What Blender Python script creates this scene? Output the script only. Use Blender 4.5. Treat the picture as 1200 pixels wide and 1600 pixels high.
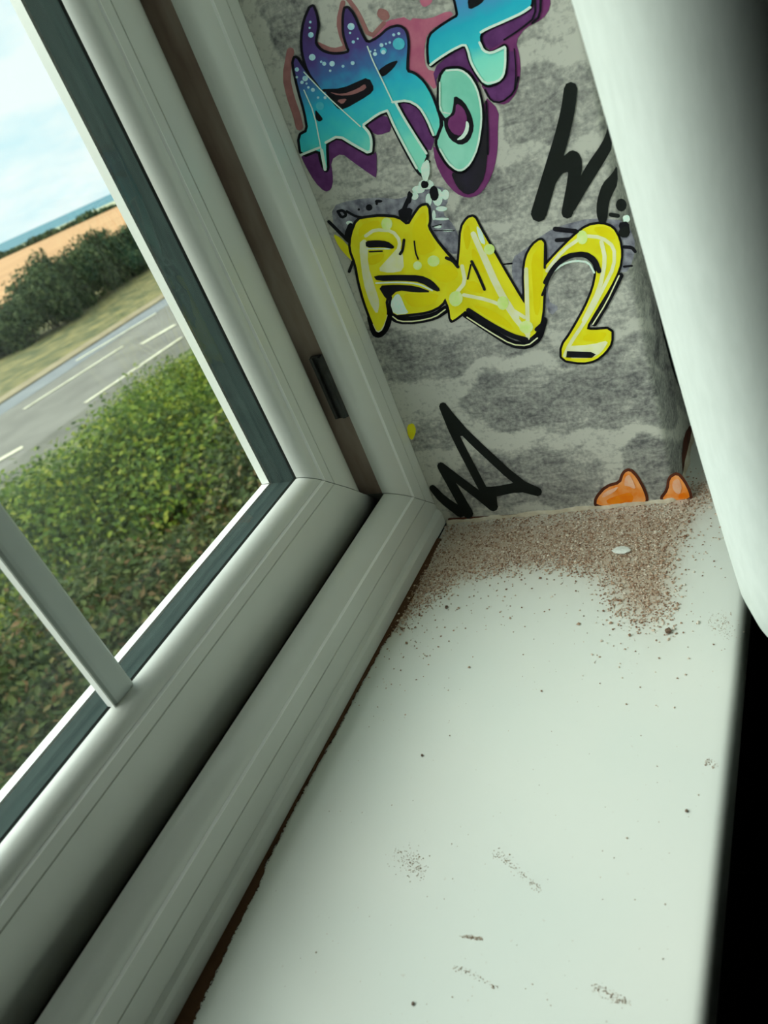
import bpy, bmesh, math, random
import numpy as np
from mathutils import Vector, Matrix

# ------------------------------------------------------------------ clear
for o in list(bpy.data.objects):
    bpy.data.objects.remove(o, do_unlink=True)
scene = bpy.context.scene
COL = scene.collection
RNG = random.Random(7)
NR = np.random.RandomState(11)

# ------------------------------------------------------------------ camera
H = 0.28                                   # camera height above the sill (m)
F = 1218.0                                 # focal length for a 1200 x 1600 frame


def _n(v):
    return v / np.linalg.norm(v)


def _ray(px, py):
    return np.array([px - 600.0, py - 800.0, F])


AX = _n(_ray(1279, -260))                  # world X (along the window) in camera axes
AZ = -_ray(1442, 2740)
AZ = _n(AZ - AX * (AZ @ AX))               # world up in camera axes
AY = np.cross(AZ, AX)                      # world Y (out of the window)
R = np.array([AX, AY, AZ])
CAM = np.array([-1.335, -0.836, 1.0]) * H

cam_data = bpy.data.cameras.new('camera')
cam_data.sensor_fit = 'VERTICAL'
cam_data.sensor_height = 32.0
cam_data.lens = 32.0 * F / 1600.0
cam_data.clip_start = 0.005
cam_data.clip_end = 6000
cam_data.dof.use_dof = True
cam_data.dof.focus_distance = 0.44
cam_data.dof.aperture_fstop = 14.0
cam = bpy.data.objects.new('camera', cam_data)
COL.objects.link(cam)
r_, u_, b_ = R @ np.array([1, 0, 0.]), R @ np.array([0, -1., 0]), R @ np.array([0, 0, -1.])
M4 = Matrix.Identity(4)
for i in range(3):
    M4[i][0], M4[i][1], M4[i][2], M4[i][3] = r_[i], u_[i], b_[i], CAM[i]
cam.matrix_world = M4
scene.camera = cam

# ------------------------------------------------------------------ world, sun, exposure
SUN_STRENGTH = 6.0
SKY_STRENGTH = 1.2
EXPOSURE = 0.0
scene.view_settings.view_transform = 'Standard'
scene.view_settings.look = 'None'
scene.view_settings.gamma = 1.0
scene.view_settings.use_curve_mapping = False
scene.view_settings.exposure = EXPOSURE

world = bpy.data.worlds.new('sky')
scene.world = world
world.use_nodes = True
nt = world.node_tree
nt.nodes.clear()
N = nt.nodes.new
L = nt.links.new
w_out = N('ShaderNodeOutputWorld')
w_bg = N('ShaderNodeBackground')
w_tc = N('ShaderNodeTexCoord')
w_map = N('ShaderNodeMapping')
w_map.inputs['Scale'].default_value = (1.0, 1.0, 3.6)
w_noise = N('ShaderNodeTexNoise')
w_noise.inputs['Scale'].default_value = 5.0
w_noise.inputs['Detail'].default_value = 5.0
w_noise.inputs['Roughness'].default_value = 0.55
w_r1 = N('ShaderNodeValToRGB')
w_r1.color_ramp.elements[0].position = 0.36
w_r1.color_ramp.elements[0].color = (0.58, 0.86, 0.96, 1)
w_r1.color_ramp.elements[1].position = 0.58
w_r1.color_ramp.elements[1].color = (0.93, 0.99, 1.0, 1)
L(w_tc.outputs['Generated'], w_map.inputs['Vector'])
L(w_map.outputs['Vector'], w_noise.inputs['Vector'])
L(w_noise.outputs['Fac'], w_r1.inputs['Fac'])
L(w_r1.outputs['Color'], w_bg.inputs['Color'])
w_bg.inputs['Strength'].default_value = SKY_STRENGTH
L(w_bg.outputs['Background'], w_out.inputs['Surface'])

sun_data = bpy.data.lights.new('sun', 'SUN')
sun_data.energy = SUN_STRENGTH
sun_data.angle = math.radians(75)          # hazy, cloud-diffused sun
sun_data.color = (1.0, 0.995, 0.94)
sun = bpy.data.objects.new('sun', sun_data)
COL.objects.link(sun)
sun.rotation_euler = Vector((-0.30, 0.72, 0.75)).to_track_quat('Z', 'Y').to_euler()


# ------------------------------------------------------------------ geometry helpers
def wdir(px, py):
    return _n(R @ _ray(px, py))


def hit_z(px, py, z=0.0):
    d = wdir(px, py)
    return CAM + d * ((z - CAM[2]) / d[2])


def hit_plane(px, py, p0, nrm):
    d = wdir(px, py)
    return CAM + d * (((p0 - CAM) @ nrm) / (d @ nrm))


def project(P):
    q = (np.asarray(P) - CAM) @ R
    return np.stack([600 + F * q[..., 0] / q[..., 2], 800 + F * q[..., 1] / q[..., 2]], -1)


def s2l(c):
    return tuple((x / 255 / 12.92) if x / 255 <= 0.04045 else ((x / 255 + 0.055) / 1.055) ** 2.4 for x in c)


def make(name, verts, faces, mat, parent=None, smooth=False):
    me = bpy.data.meshes.new(name)
    me.from_pydata([tuple(map(float, v)) for v in verts], [], faces)
    me.update()
    if mat is not None:
        me.materials.append(mat)
    if smooth:
        for p in me.polygons:
            p.use_smooth = True
    o = bpy.data.objects.new(name, me)
    COL.objects.link(o)
    if parent is not None:
        o.parent = parent
    return o


def empty(name, loc=(0, 0, 0)):
    o = bpy.data.objects.new(name, None)
    o.empty_display_size = 0.05
    COL.objects.link(o)
    o.location = loc
    return o


def tag(o, label=None, cat=None, group=None, kind=None):
    if label:
        o['label'] = label
    if cat:
        o['category'] = cat
    if group:
        o['group'] = group
    if kind:
        o['kind'] = kind
    return o


class MB:
    def __init__(self):
        self.v, self.f = [], []

    def add(self, verts, faces):
        k = len(self.v)
        self.v += [tuple(x) for x in verts]
        self.f += [tuple(i + k for i in fc) for fc in faces]
        return self

    def box(self, x0, x1, y0, y1, z0, z1):
        return self.add([(x0, y0, z0), (x1, y0, z0), (x1, y1, z0), (x0, y1, z0),
                         (x0, y0, z1), (x1, y0, z1), (x1, y1, z1), (x0, y1, z1)],
                        [(0, 3, 2, 1), (4, 5, 6, 7), (0, 1, 5, 4), (1, 2, 6, 5), (2, 3, 7, 6), (3, 0, 4, 7)])

    def build(self, name, mat, parent=None, smooth=False):
        return make(name, self.v, self.f, mat, parent, smooth)


# ------------------------------------------------------------------ material helpers
def mat_new(name):
    m = bpy.data.materials.new(name)
    m.use_nodes = True
    t = m.node_tree
    b = t.nodes['Principled BSDF']
    return m, t, b


def noise_mat(name, c1, c2, scale=30, rough=0.6, detail=4, lo=0.35, hi=0.65, bump=0.0, bscale=None, spec=0.5, stretch=None):
    """two-tone noise material in object coordinates (linear colours)"""
    m, t, b = mat_new(name)
    tc = t.nodes.new('ShaderNodeTexCoord')
    nz = t.nodes.new('ShaderNodeTexNoise')
    nz.inputs['Scale'].default_value = scale
    nz.inputs['Detail'].default_value = detail
    src = tc.outputs['Object']
    if stretch:
        mp = t.nodes.new('ShaderNodeMapping')
        mp.inputs['Scale'].default_value = stretch
        t.links.new(src, mp.inputs['Vector'])
        src = mp.outputs['Vector']
    t.links.new(src, nz.inputs['Vector'])
    rp = t.nodes.new('ShaderNodeValToRGB')
    rp.color_ramp.elements[0].position = lo
    rp.color_ramp.elements[0].color = (*c1, 1)
    rp.color_ramp.elements[1].position = hi
    rp.color_ramp.elements[1].color = (*c2, 1)
    t.links.new(nz.outputs['Fac'], rp.inputs['Fac'])
    t.links.new(rp.outputs['Color'], b.inputs['Base Color'])
    b.inputs['Roughness'].default_value = rough
    b.inputs['Specular IOR Level'].default_value = spec
    if bump:
        n2 = t.nodes.new('ShaderNodeTexNoise')
        n2.inputs['Scale'].default_value = bscale or scale * 4
        t.links.new(src, n2.inputs['Vector'])
        bp = t.nodes.new('ShaderNodeBump')
        bp.inputs['Strength'].default_value = bump
        bp.inputs['Distance'].default_value = 0.001
        t.links.new(n2.outputs['Fac'], bp.inputs['Height'])
        t.links.new(bp.outputs['Normal'], b.inputs['Normal'])
    return m


def island_mat(name, stops, rough=0.9, trans=0.0, spec=0.2):
    """colour picked at random for every loose piece of the mesh"""
    m, t, b = mat_new(name)
    g = t.nodes.new('ShaderNodeNewGeometry')
    rp = t.nodes.new('ShaderNodeValToRGB')
    els = rp.color_ramp.elements
    els[0].position, els[0].color = stops[0][0], (*stops[0][1], 1)
    els[1].position, els[1].color = stops[-1][0], (*stops[-1][1], 1)
    for p, c in stops[1:-1]:
        e = els.new(p)
        e.color = (*c, 1)
    t.links.new(g.outputs['Random Per Island'], rp.inputs['Fac'])
    t.links.new(rp.outputs['Color'], b.inputs['Base Color'])
    b.inputs['Roughness'].default_value = rough
    b.inputs['Specular IOR Level'].default_value = spec
    if trans:
        tr = t.nodes.new('ShaderNodeBsdfTranslucent')
        mx = t.nodes.new('ShaderNodeMixShader')
        mx.inputs[0].default_value = trans
        t.links.new(rp.outputs['Color'], tr.inputs['Color'])
        t.links.new(b.outputs[0], mx.inputs[1])
        t.links.new(tr.outputs[0], mx.inputs[2])
        t.links.new(mx.outputs[0], t.nodes['Material Output'].inputs['Surface'])
    return m


M = {}
M['upvc'] = noise_mat('white_upvc', (0.665, 0.68, 0.63), (0.70, 0.715, 0.665), 18, 0.24)
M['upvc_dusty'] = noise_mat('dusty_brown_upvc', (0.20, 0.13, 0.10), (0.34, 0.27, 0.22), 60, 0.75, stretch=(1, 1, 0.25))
M['gutter'] = noise_mat('gutter_dirt_and_shade', (0.012, 0.009, 0.007), (0.05, 0.03, 0.02), 80, 0.9)  # dirt in the recess, with the shade of the gap darkened in
M['seam'] = noise_mat('highlight_white', (0.90, 0.91, 0.87), (0.94, 0.94, 0.91), 40, 0.4)  # highlights on the bead joints and bar edge, put into a whiter colour
M['gasket'] = noise_mat('black_rubber', (0.012, 0.016, 0.015), (0.03, 0.035, 0.033), 60, 0.6)
M['spacer'] = noise_mat('grey_green_spacer', (0.022, 0.038, 0.035), (0.034, 0.055, 0.05), 40, 0.85, spec=0.1, stretch=(1, 8, 1))
M['bar'] = noise_mat('grey_glazing_bar', (0.56, 0.62, 0.59), (0.62, 0.68, 0.64), 20, 0.35)
M['keep'] = noise_mat('black_metal_plate', (0.012, 0.013, 0.012), (0.04, 0.042, 0.04), 80, 0.5)
M['paint'] = noise_mat('matt_wall_paint', (0.10, 0.102, 0.10), (0.13, 0.132, 0.13), 8, 0.85)
M['shade_paint'] = noise_mat('shade_dark_wall_paint', (0.012, 0.012, 0.012), (0.02, 0.02, 0.02), 10, 0.9)  # deep shade below the sill put into a near-black wall colour
M['ceiling'] = noise_mat('white_ceiling_paint', (0.30, 0.30, 0.29), (0.34, 0.34, 0.33), 6, 0.9)
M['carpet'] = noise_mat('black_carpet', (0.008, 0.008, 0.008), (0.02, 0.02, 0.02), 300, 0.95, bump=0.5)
M['caulk'] = noise_mat('cream_caulk', (0.55, 0.45, 0.31), (0.75, 0.68, 0.54), 120, 0.7, bump=0.4)
M['curtain'] = noise_mat('white_curtain_cloth', (0.66, 0.71, 0.67), (0.70, 0.75, 0.71), 260, 0.85, bump=0.05, bscale=900, spec=0.1, stretch=(1, 1, 0.3))

# ------------------------------------------------------------------ room shell
XL, XR, ZT = -0.75, 0.057 * H, 1.05        # outer edges of the window frame
YO = 0.057                                # outer face of the window wall
YW = -0.146                                # room face of the window wall
Zf, Zc = -0.95, 1.45


def shell(name, boxes, mat):
    mb = MB()
    for b in boxes:
        mb.box(*b)
    return tag(mb.build(name, mat), kind='structure')


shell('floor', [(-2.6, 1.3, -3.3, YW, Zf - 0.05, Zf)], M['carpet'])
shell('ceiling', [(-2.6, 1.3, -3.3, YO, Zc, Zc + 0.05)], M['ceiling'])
shell('wall_below', [(-2.6, 1.3, YW, YO, Zf, -0.0225), (-2.6, 1.3, 0.0, YO, -0.0225, -0.0002)], M['shade_paint'])
shell('wall_above', [(XL - 0.002, 1.3, YW, -0.0005, ZT - 0.016, Zc), (XL - 0.002, 1.3, -0.0005, YO, ZT + 0.001, Zc)], M['paint'])
shell('wall_left', [(-2.6, XL + 0.016, YW, -0.0005, 0.0002, Zc), (-2.6, XL - 0.001, 0.0, YO, 0.0, Zc)], M['paint'])
shell('wall_far_left', [(-2.65, -2.6, -3.3, YO, Zf, Zc)], M['paint'])
shell('wall_far_right', [(1.3, 1.35, -3.3, YO, Zf, Zc)], M['shade_paint'])
shell('wall_back', [(-2.6, 1.3, -3.35, -3.3, Zf, Zc)], M['paint'])

# ------------------------------------------------------------------ papered wall beside the window (wall_right)
PW0 = np.array([0.0, 0.0])                 # foot of the reveal at the frame
PW1 = np.array([0.0125, YW])               # corner of the reveal and the room face
WD = _n(PW1 - PW0)
WN = np.array([-WD[1] * -1, WD[0] * -1])   # horizontal normal, facing the window opening
WN = np.array([WD[1], -WD[0]])
if WN[0] > 0:
    WN = -WN
WP0 = np.array([0, 0, 0.])
WN3 = np.array([WN[0], WN[1], 0.])


def wall_pt(px, py, lift=0.0):
    p = hit_plane(px, py, WP0, WN3)
    return p + WN3 * lift


def room_pt(px, py, lift=0.0):
    p = hit_plane(px, py, np.array([0, YW, 0.]), np.array([0, -1., 0]))
    return p + np.array([0, -1., 0]) * lift


RC = 0.004
path = []
Lw = np.linalg.norm(PW1 - PW0)
for s in np.linspace(-0.0026, Lw - RC, 150):
    path.append(PW0 + WD * s)
a = PW0 + WD * (Lw - RC)
c_end = PW1 + np.array([RC, 0])
for k in range(1, 6):                      # rounded corner
    tt = k / 5
    path.append((1 - tt) ** 2 * a + 2 * tt * (1 - tt) * PW1 + tt ** 2 * c_end)
for s in np.concatenate([np.linspace(0.003, 0.12, 50), np.linspace(0.15, 1.28, 12)]):
    path.append(c_end + np.array([s, 0]))
path = np.array(path)
zs = np.concatenate([np.linspace(0.0, 0.42, 320), np.linspace(0.45, Zc, 14)])
nv, nz_ = len(path), len(zs)
verts = [(p[0], p[1], z) for z in zs for p in path]
faces = [(j * nv + i, (j + 1) * nv + i, (j + 1) * nv + i + 1, j * nv + i + 1) for j in range(nz_ - 1) for i in range(nv - 1)]
k = len(verts)
skin_n = k
mbw = MB()
mbw.v, mbw.f = verts, faces
mbw.box(0.021, 1.3, YW + 0.004, YO, 0.0002, Zc)        # the masonry behind the paper


def poly_sdf(P, poly):
    """signed distance, negative inside; P (n,2)"""
    poly = np.asarray(poly, float)
    d = np.full(len(P), 1e9)
    inside = np.zeros(len(P), bool)
    m = len(poly)
    for i in range(m):
        a_, b2 = poly[i], poly[(i + 1) % m]
        e = b2 - a_
        w = P - a_
        t = np.clip((w @ e) / (e @ e + 1e-9), 0, 1)
        dd = np.linalg.norm(w - t[:, None] * e, axis=1)
        d = np.minimum(d, dd)
        c1 = (a_[1] <= P[:, 1]) != (b2[1] <= P[:, 1])
        xs = a_[0] + (P[:, 1] - a_[1]) / (e[1] if abs(e[1]) > 1e-9 else 1e-9) * e[0]
        inside ^= c1 & (P[:, 0] < xs)
    return np.where(inside, -d, d)


# printed stones of the paper: outlines measured on the wall, darker values are darker stones, the last two hold corner shade
STONES = [
    ([(380, -60), (470, -60), (500, 40), (470, 110), (420, 60)], 0.75),
    ([(560, -80), (900, -90), (920, 20), (860, 60), (700, 80), (600, 60)], 0.45),
    ([(800, 110), (900, 90), (945, 110), (955, 190), (900, 215), (800, 225), (780, 160)], 0.72),
    ([(480, 240), (600, 215), (760, 240), (780, 275), (700, 290), (560, 285), (500, 280)], 0.40),
    ([(730, 270), (830, 250), (860, 290), (850, 335), (760, 350), (700, 330)], 0.72),
    ([(520, 300), (640, 300), (700, 320), (740, 370), (700, 430), (560, 420)], 0.55),
    ([(850, 245), (985, 230), (1010, 420), (1020, 500), (860, 505), (760, 470), (770, 380), (840, 330)], 0.50),
    ([(560, 505), (640, 520), (760, 510), (850, 525), (870, 545), (760, 560), (690, 585), (600, 596)], 0.85),
    ([(870, 540), (960, 530), (1030, 520), (1060, 560), (1040, 570), (940, 565), (880, 565)], 0.80),
    ([(722, 620), (745, 592), (800, 578), (900, 572), (1010, 570), (1045, 590), (1062, 640), (1050, 662), (900, 665), (770, 672), (735, 650)], 0.92),
    ([(640, 665), (690, 655), (730, 668), (700, 695), (650, 700)], 0.75),
    ([(690, 735), (740, 712), (820, 705), (910, 693), (935, 720), (950, 765), (920, 782), (800, 786), (700, 795)], 0.78),
    ([(975, 700), (1000, 685), (1050, 680), (1085, 690), (1085, 770), (1040, 780), (990, 775), (975, 735)], 0.95),
    ([(1010, 300), (1060, 300), (1100, 560), (1075, 640), (1040, 600), (1020, 480)], 0.9),  # dark print past the corner, with that face's shade put in
    ([(940, 0), (975, 40), (1000, 220), (985, 260), (962, 200)], 0.9),  # upper end of the same strip, shade darkened into the print
]
VP3 = np.array(verts[:skin_n])
PX = project(VP3)
PXn = PX.copy()
jit = NR.rand(skin_n, 2)
PXn[:, 0] += 5 * np.sin(PX[:, 1] / 11.0 + 0.7) + 4 * np.sin(PX[:, 1] / 27 + PX[:, 0] / 40)
PXn[:, 1] += 5 * np.sin(PX[:, 0] / 13.0) + 4 * np.sin(PX[:, 0] / 31 + 1)
stone = np.zeros(skin_n)
crease = np.zeros(skin_n)
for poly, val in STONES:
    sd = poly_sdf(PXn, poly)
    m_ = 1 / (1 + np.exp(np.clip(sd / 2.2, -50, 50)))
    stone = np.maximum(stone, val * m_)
    under = poly_sdf(PXn - np.array([0, 2.0]), poly)
    crease = np.maximum(crease, np.exp(-(under / 3.5) ** 2) * (PXn[:, 1] > np.mean([q[1] for q in poly])) * 0.8)
attr_s = np.concatenate([stone, np.full(8, 0.3)])
attr_c = np.concatenate([crease, np.zeros(8)])

m, t, b = mat_new('graffiti_stone_wallpaper')
tc = t.nodes.new('ShaderNodeTexCoord')
at = t.nodes.new('ShaderNodeAttribute')
at.attribute_name = 'stone'
ac = t.nodes.new('ShaderNodeAttribute')
ac.attribute_name = 'crease'
n1 = t.nodes.new('ShaderNodeTexNoise')
n1.inputs['Scale'].default_value = 42
n1.inputs['Detail'].default_value = 8
n1.inputs['Roughness'].default_value = 0.7
n2 = t.nodes.new('ShaderNodeTexNoise')
n2.inputs['Scale'].default_value = 480
n2.inputs['Detail'].default_value = 3
for nn in (n1, n2):
    t.links.new(tc.outputs['Object'], nn.inputs['Vector'])


def math_node(t, op, a, b2, clamp=False):
    n = t.nodes.new('ShaderNodeMath')
    n.operation = op
    n.use_clamp = clamp
    for i, v in enumerate((a, b2)):
        if isinstance(v, (int, float)):
            n.inputs[i].default_value = v
        else:
            t.links.new(v, n.inputs[i])
    return n.outputs[0]


v1 = math_node(t, 'MULTIPLY', math_node(t, 'SUBTRACT', n1.outputs['Fac'], 0.5), 0.95)
v2 = math_node(t, 'MULTIPLY', math_node(t, 'SUBTRACT', n2.outputs['Fac'], 0.5), 0.75)
mp3 = t.nodes.new('ShaderNodeMapping')
mp3.inputs['Rotation'].default_value = (math.radians(8), 0, 0)
mp3.inputs['Scale'].default_value = (1.0, 0.45, 1.3)
n3 = t.nodes.new('ShaderNodeTexNoise')
n3.inputs['Scale'].default_value = 170
n3.inputs['Detail'].default_value = 6
n3.inputs['Roughness'].default_value = 0.7
n3.inputs['Distortion'].default_value = 0.8
t.links.new(tc.outputs['Object'], mp3.inputs['Vector'])
t.links.new(mp3.outputs['Vector'], n3.inputs['Vector'])
v2 = math_node(t, 'ADD', v2, math_node(t, 'MULTIPLY', math_node(t, 'SUBTRACT', n3.outputs['Fac'], 0.5), 1.15))
base = math_node(t, 'ADD', math_node(t, 'MULTIPLY', at.outputs['Fac'], 0.46), -0.02)
tot = math_node(t, 'ADD', math_node(t, 'ADD', base, v1), v2)
tot = math_node(t, 'ADD', tot, math_node(t, 'MULTIPLY', ac.outputs['Fac'], 0.32), False)
rp = t.nodes.new('ShaderNodeValToRGB')
rp.color_ramp.elements[0].position = 0.0
rp.color_ramp.elements[0].color = (0.68, 0.67, 0.60, 1)
rp.color_ramp.elements[1].position = 1.0
rp.color_ramp.elements[1].color = (0.035, 0.035, 0.038, 1)
e = rp.color_ramp.elements.new(0.28)
e.color = (0.42, 0.415, 0.38, 1)
e = rp.color_ramp.elements.new(0.62)
e.color = (0.18, 0.178, 0.178, 1)
t.links.new(tot, rp.inputs['Fac'])
t.links.new(rp.outputs['Color'], b.inputs['Base Color'])
b.inputs['Roughness'].default_value = 0.7
b.inputs['Specular IOR Level'].default_value = 0.25
M['wallpaper'] = m

wall_right = mbw.build('wall_right', M['wallpaper'])
tag(wall_right, kind='structure')
for p in wall_right.data.polygons:
    p.use_smooth = True
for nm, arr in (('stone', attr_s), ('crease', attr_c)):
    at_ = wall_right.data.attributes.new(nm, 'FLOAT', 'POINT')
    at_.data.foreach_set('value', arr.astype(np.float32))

# ------------------------------------------------------------------ window_1
win = empty('window_1', ((XL + XR) / 2, 0, 0))
tag(win, kind='structure')
WO = np.array([(XL + XR) / 2, 0, 0])


def member(name, prof, side, mat, parent, gap=0.0003, off=None, smooth=True, closed=True):
    """extrude a profile (y, s) along one side of the frame rectangle with mitred ends"""
    vs = []
    for (y, s) in prof:
        y, s = y * H, s * H
        if side == 'bottom':
            pa, pb = (XL + s + gap, y, s), (XR - s - gap, y, s)
        elif side == 'right':
            pa, pb = (XR - s, y, s + gap), (XR - s, y, ZT - s - gap)
        elif side == 'top':
            pa, pb = (XR - s - gap, y, ZT - s), (XL + s + gap, y, ZT - s)
        else:
            pa, pb = (XL + s, y, ZT - s - gap), (XL + s, y, s + gap)
        vs += [np.array(pa) - off, np.array(pb) - off]
    n = len(prof)
    fs = []
    for i in range(n if closed else n - 1):
        j = (i + 1) % n
        fs.append((2 * i, 2 * j, 2 * j + 1, 2 * i + 1))
    if closed:
        fs.append(tuple(range(2 * n - 2, -1, -2)))
        fs.append(tuple(range(1, 2 * n, 2)))
    o = make(name, vs, fs, mat, parent)
    if smooth:
        bm = bmesh.new()
        bm.from_mesh(o.data)
        bmesh.ops.recalc_face_normals(bm, faces=bm.faces)
        for f_ in bm.faces:
            f_.smooth = True
        for ed in bm.edges:
            if len(ed.link_faces) == 2 and ed.calc_face_angle(0) > math.radians(24):
                ed.smooth = False
        bm.to_mesh(o.data)
        bm.free()
    return o


FRAME = [(0.010, 0.002), (0.010, 0.0885), (0.014, 0.090), (0.010, 0.0915), (0.010, 0.1355),
         (0.0125, 0.146), (0.0165, 0.156), (0.0225, 0.165), (0.030, 0.172), (0.038, 0.1765), (0.046, 0.178), (0.200, 0.178), (0.200, 0.002)]
FRAME_B = FRAME[:-2] + [(0.051, 0.174), (0.053, 0.112), (0.200, 0.112), (0.200, 0.002)]
SEAM = [(0.0099, 0.1305), (0.0062, 0.1312), (0.0060, 0.1325), (0.0104, 0.1356)]
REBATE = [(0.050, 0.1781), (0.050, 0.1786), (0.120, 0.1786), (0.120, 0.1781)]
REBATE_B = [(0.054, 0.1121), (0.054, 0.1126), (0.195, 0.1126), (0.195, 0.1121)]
SASH = [(0.120, 0.1822), (0.106, 0.1850), (0.095, 0.1930), (0.0865, 0.2070), (0.0805, 0.2280), (0.0785, 0.2450), (0.078, 0.2785), (0.0815, 0.280), (0.078, 0.2815),
        (0.078, 0.306), (0.2064, 0.306), (0.2066, 0.3175), (0.229, 0.3155), (0.242, 0.290), (0.262, 0.280), (0.262, 0.150), (0.206, 0.150), (0.206, 0.1822)]
SASH_B = [(0.116, 0.117), (0.106, 0.130), (0.098, 0.150), (0.0905, 0.176), (0.085, 0.205), (0.0805, 0.230)] + SASH[5:-2] + [(0.262, 0.100), (0.206, 0.100), (0.206, 0.117)]
BEAD = [(0.0785, 0.3065), (0.0783, 0.312), (0.0795, 0.319), (0.083, 0.326), (0.089, 0.332),
        (0.097, 0.336), (0.106, 0.338), (0.114, 0.3375), (0.114, 0.3065)]
SEAM_S = [(0.0779, 0.3058), (0.0742, 0.3064), (0.0740, 0.3078), (0.0782, 0.3108)]
GASKET = [(0.1142, 0.3066), (0.1142, 0.334), (0.1195, 0.339), (0.1198, 0.3066)]
SPACER = [(0.1345, 0.309), (0.1345, 0.3175), (0.2000, 0.3175), (0.2000, 0.309)]
TRIM = [(0.0, 0.0006), (0.0, 0.030), (0.003, 0.038), (0.0095, 0.044), (0.0098, 0.0006)]
frame_names = {'bottom': 'frame_rail', 'right': 'frame_jamb', 'top': 'frame_head', 'left': 'frame_jamb'}
sash_names = {'bottom': 'sash_rail', 'right': 'sash_stile', 'top': 'sash_rail', 'left': 'sash_stile'}
for sd in ('bottom', 'right', 'top', 'left'):
    fr = member(frame_names[sd], FRAME_B if sd == 'bottom' else FRAME, sd, M['upvc'], win, off=WO)
    rb = member('rebate', REBATE_B if sd == 'bottom' else REBATE, sd, M['gutter'] if sd == 'bottom' else M['upvc_dusty'], fr, off=WO, smooth=False)
    rb['label'] = 'dirty gutter under the sash with shade in its colour' if sd == 'bottom' else 'dusty brown inner edge of the white frame'
    sa = member(sash_names[sd], SASH_B if sd == 'bottom' else SASH, sd, M['upvc'], win, off=WO)
    member('glazing_bead', BEAD, sd, M['upvc'], sa, off=WO)
    member('seam_highlight', SEAM, sd, M['seam'], fr, off=WO, smooth=False)['label'] = 'thin white highlight painted along the seam'
    member('seam_highlight', SEAM_S, sd, M['seam'], sa, off=WO, smooth=False)['label'] = 'thin white highlight painted along the seam'
    g = member('gasket', GASKET, sd, M['gasket'], sa, off=WO, gap=0.0)
    g['label'] = 'thin black rubber seal'
    g = member('spacer_bar', SPACER, sd, M['spacer'], sa, off=WO, gap=0.0)
    g['label'] = 'dark green grey spacer between the panes'
# cover strip along the foot of the frame
mb = MB()
vs = []
for (y, s) in TRIM:
    vs += [(XL + 0.017, y * H, s * H), (-0.0004, y * H, s * H)]
n = len(TRIM)
fs = [(2 * i, 2 * ((i + 1) % n), 2 * ((i + 1) % n) + 1, 2 * i + 1) for i in range(n)] + [tuple(range(2 * n - 2, -1, -2)), tuple(range(1, 2 * n, 2))]
make('cover_strip', [np.array(v) - WO for v in vs], fs, M['upvc'], win)

# double glazing
m, t, b = mat_new('window_glass')
t.nodes.remove(b)
tr = t.nodes.new('ShaderNodeBsdfTransparent')
tr.inputs['Color'].default_value = (0.965, 0.985, 0.975, 1)
gl = t.nodes.new('ShaderNodeBsdfGlossy')
gl.inputs['Roughness'].default_value = 0.02
fr_ = t.nodes.new('ShaderNodeLayerWeight')
fr_.inputs['Blend'].default_value = 0.5
fac_ = math_node(t, 'ADD', math_node(t, 'MULTIPLY', math_node(t, 'POWER', fr_.outputs['Facing'], 5.0), 0.75), 0.025)
mx = t.nodes.new('ShaderNodeMixShader')
t.links.new(fac_, mx.inputs[0])
t.links.new(tr.outputs[0], mx.inputs[1])
t.links.new(gl.outputs[0], mx.inputs[2])
t.links.new(mx.outputs[0], t.nodes['Material Output'].inputs['Surface'])
M['glass'] = m
si = 0.309 * H
for (ya, yb) in ((0.120, 0.134), (0.2003, 0.2062)):
    mb = MB().box(XL + si - WO[0], XR - si - WO[0], ya * H, yb * H, si, ZT - si)
    mb.build('glass_pane', M['glass'], win)
# stuck-on glazing bars
for xc in (-0.2355, -0.497):
    w, ch = 0.0066, 0.0016
    pr = [(-w, 0.1198), (-w, 0.112), (-w + ch, 0.105), (-w + 2 * ch, 0.104), (w - 2 * ch, 0.104), (w - ch, 0.105), (w, 0.112), (w, 0.1198)]
    vs = []
    for (dx, y) in pr:
        vs += [(xc + dx - WO[0], y * H, 0.3385 * H), (xc + dx - WO[0], y * H, ZT - 0.3385 * H)]
    n = len(pr)
    fs = [(2 * i, 2 * ((i + 1) % n), 2 * ((i + 1) % n) + 1, 2 * i + 1) for i in range(n)] + [tuple(range(2 * n - 2, -1, -2)), tuple(range(1, 2 * n, 2))]
    gb = make('glazing_bar', vs, fs, M['bar'], win)
    gb['label'] = 'grey vertical glazing bar on the pane'
    mb = MB().box(xc - w - 0.0007 - WO[0], xc - w - 0.0001 - WO[0], 0.1045 * H, 0.1195 * H, 0.3385 * H, ZT - 0.3385 * H)  # light along the bar's edge painted as a thin white strip
    mb.build('bar_highlight', M['seam'], gb)['label'] = 'white painted highlight on the edge of the glazing bar'
# black keep in the jamb rebate
xk = XR - 0.179 * H
mb = MB()
mb.box(xk - 0.0016, xk - 0.0001, 0.0500 * H, 0.0765 * H, 0.106, 0.146)
mb.box(xk - 0.0034, xk - 0.0016, 0.0500 * H, 0.058 * H, 0.1065, 0.1455)
mb.box(xk - 0.0034, xk - 0.0016, 0.070 * H, 0.0765 * H, 0.1065, 0.1455)
mb.v = [(v[0] - WO[0], v[1], v[2]) for v in mb.v]
kp = mb.build('lock_keep', M['keep'], win)
kp['label'] = 'black metal keep in the gap of the frame'

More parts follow.
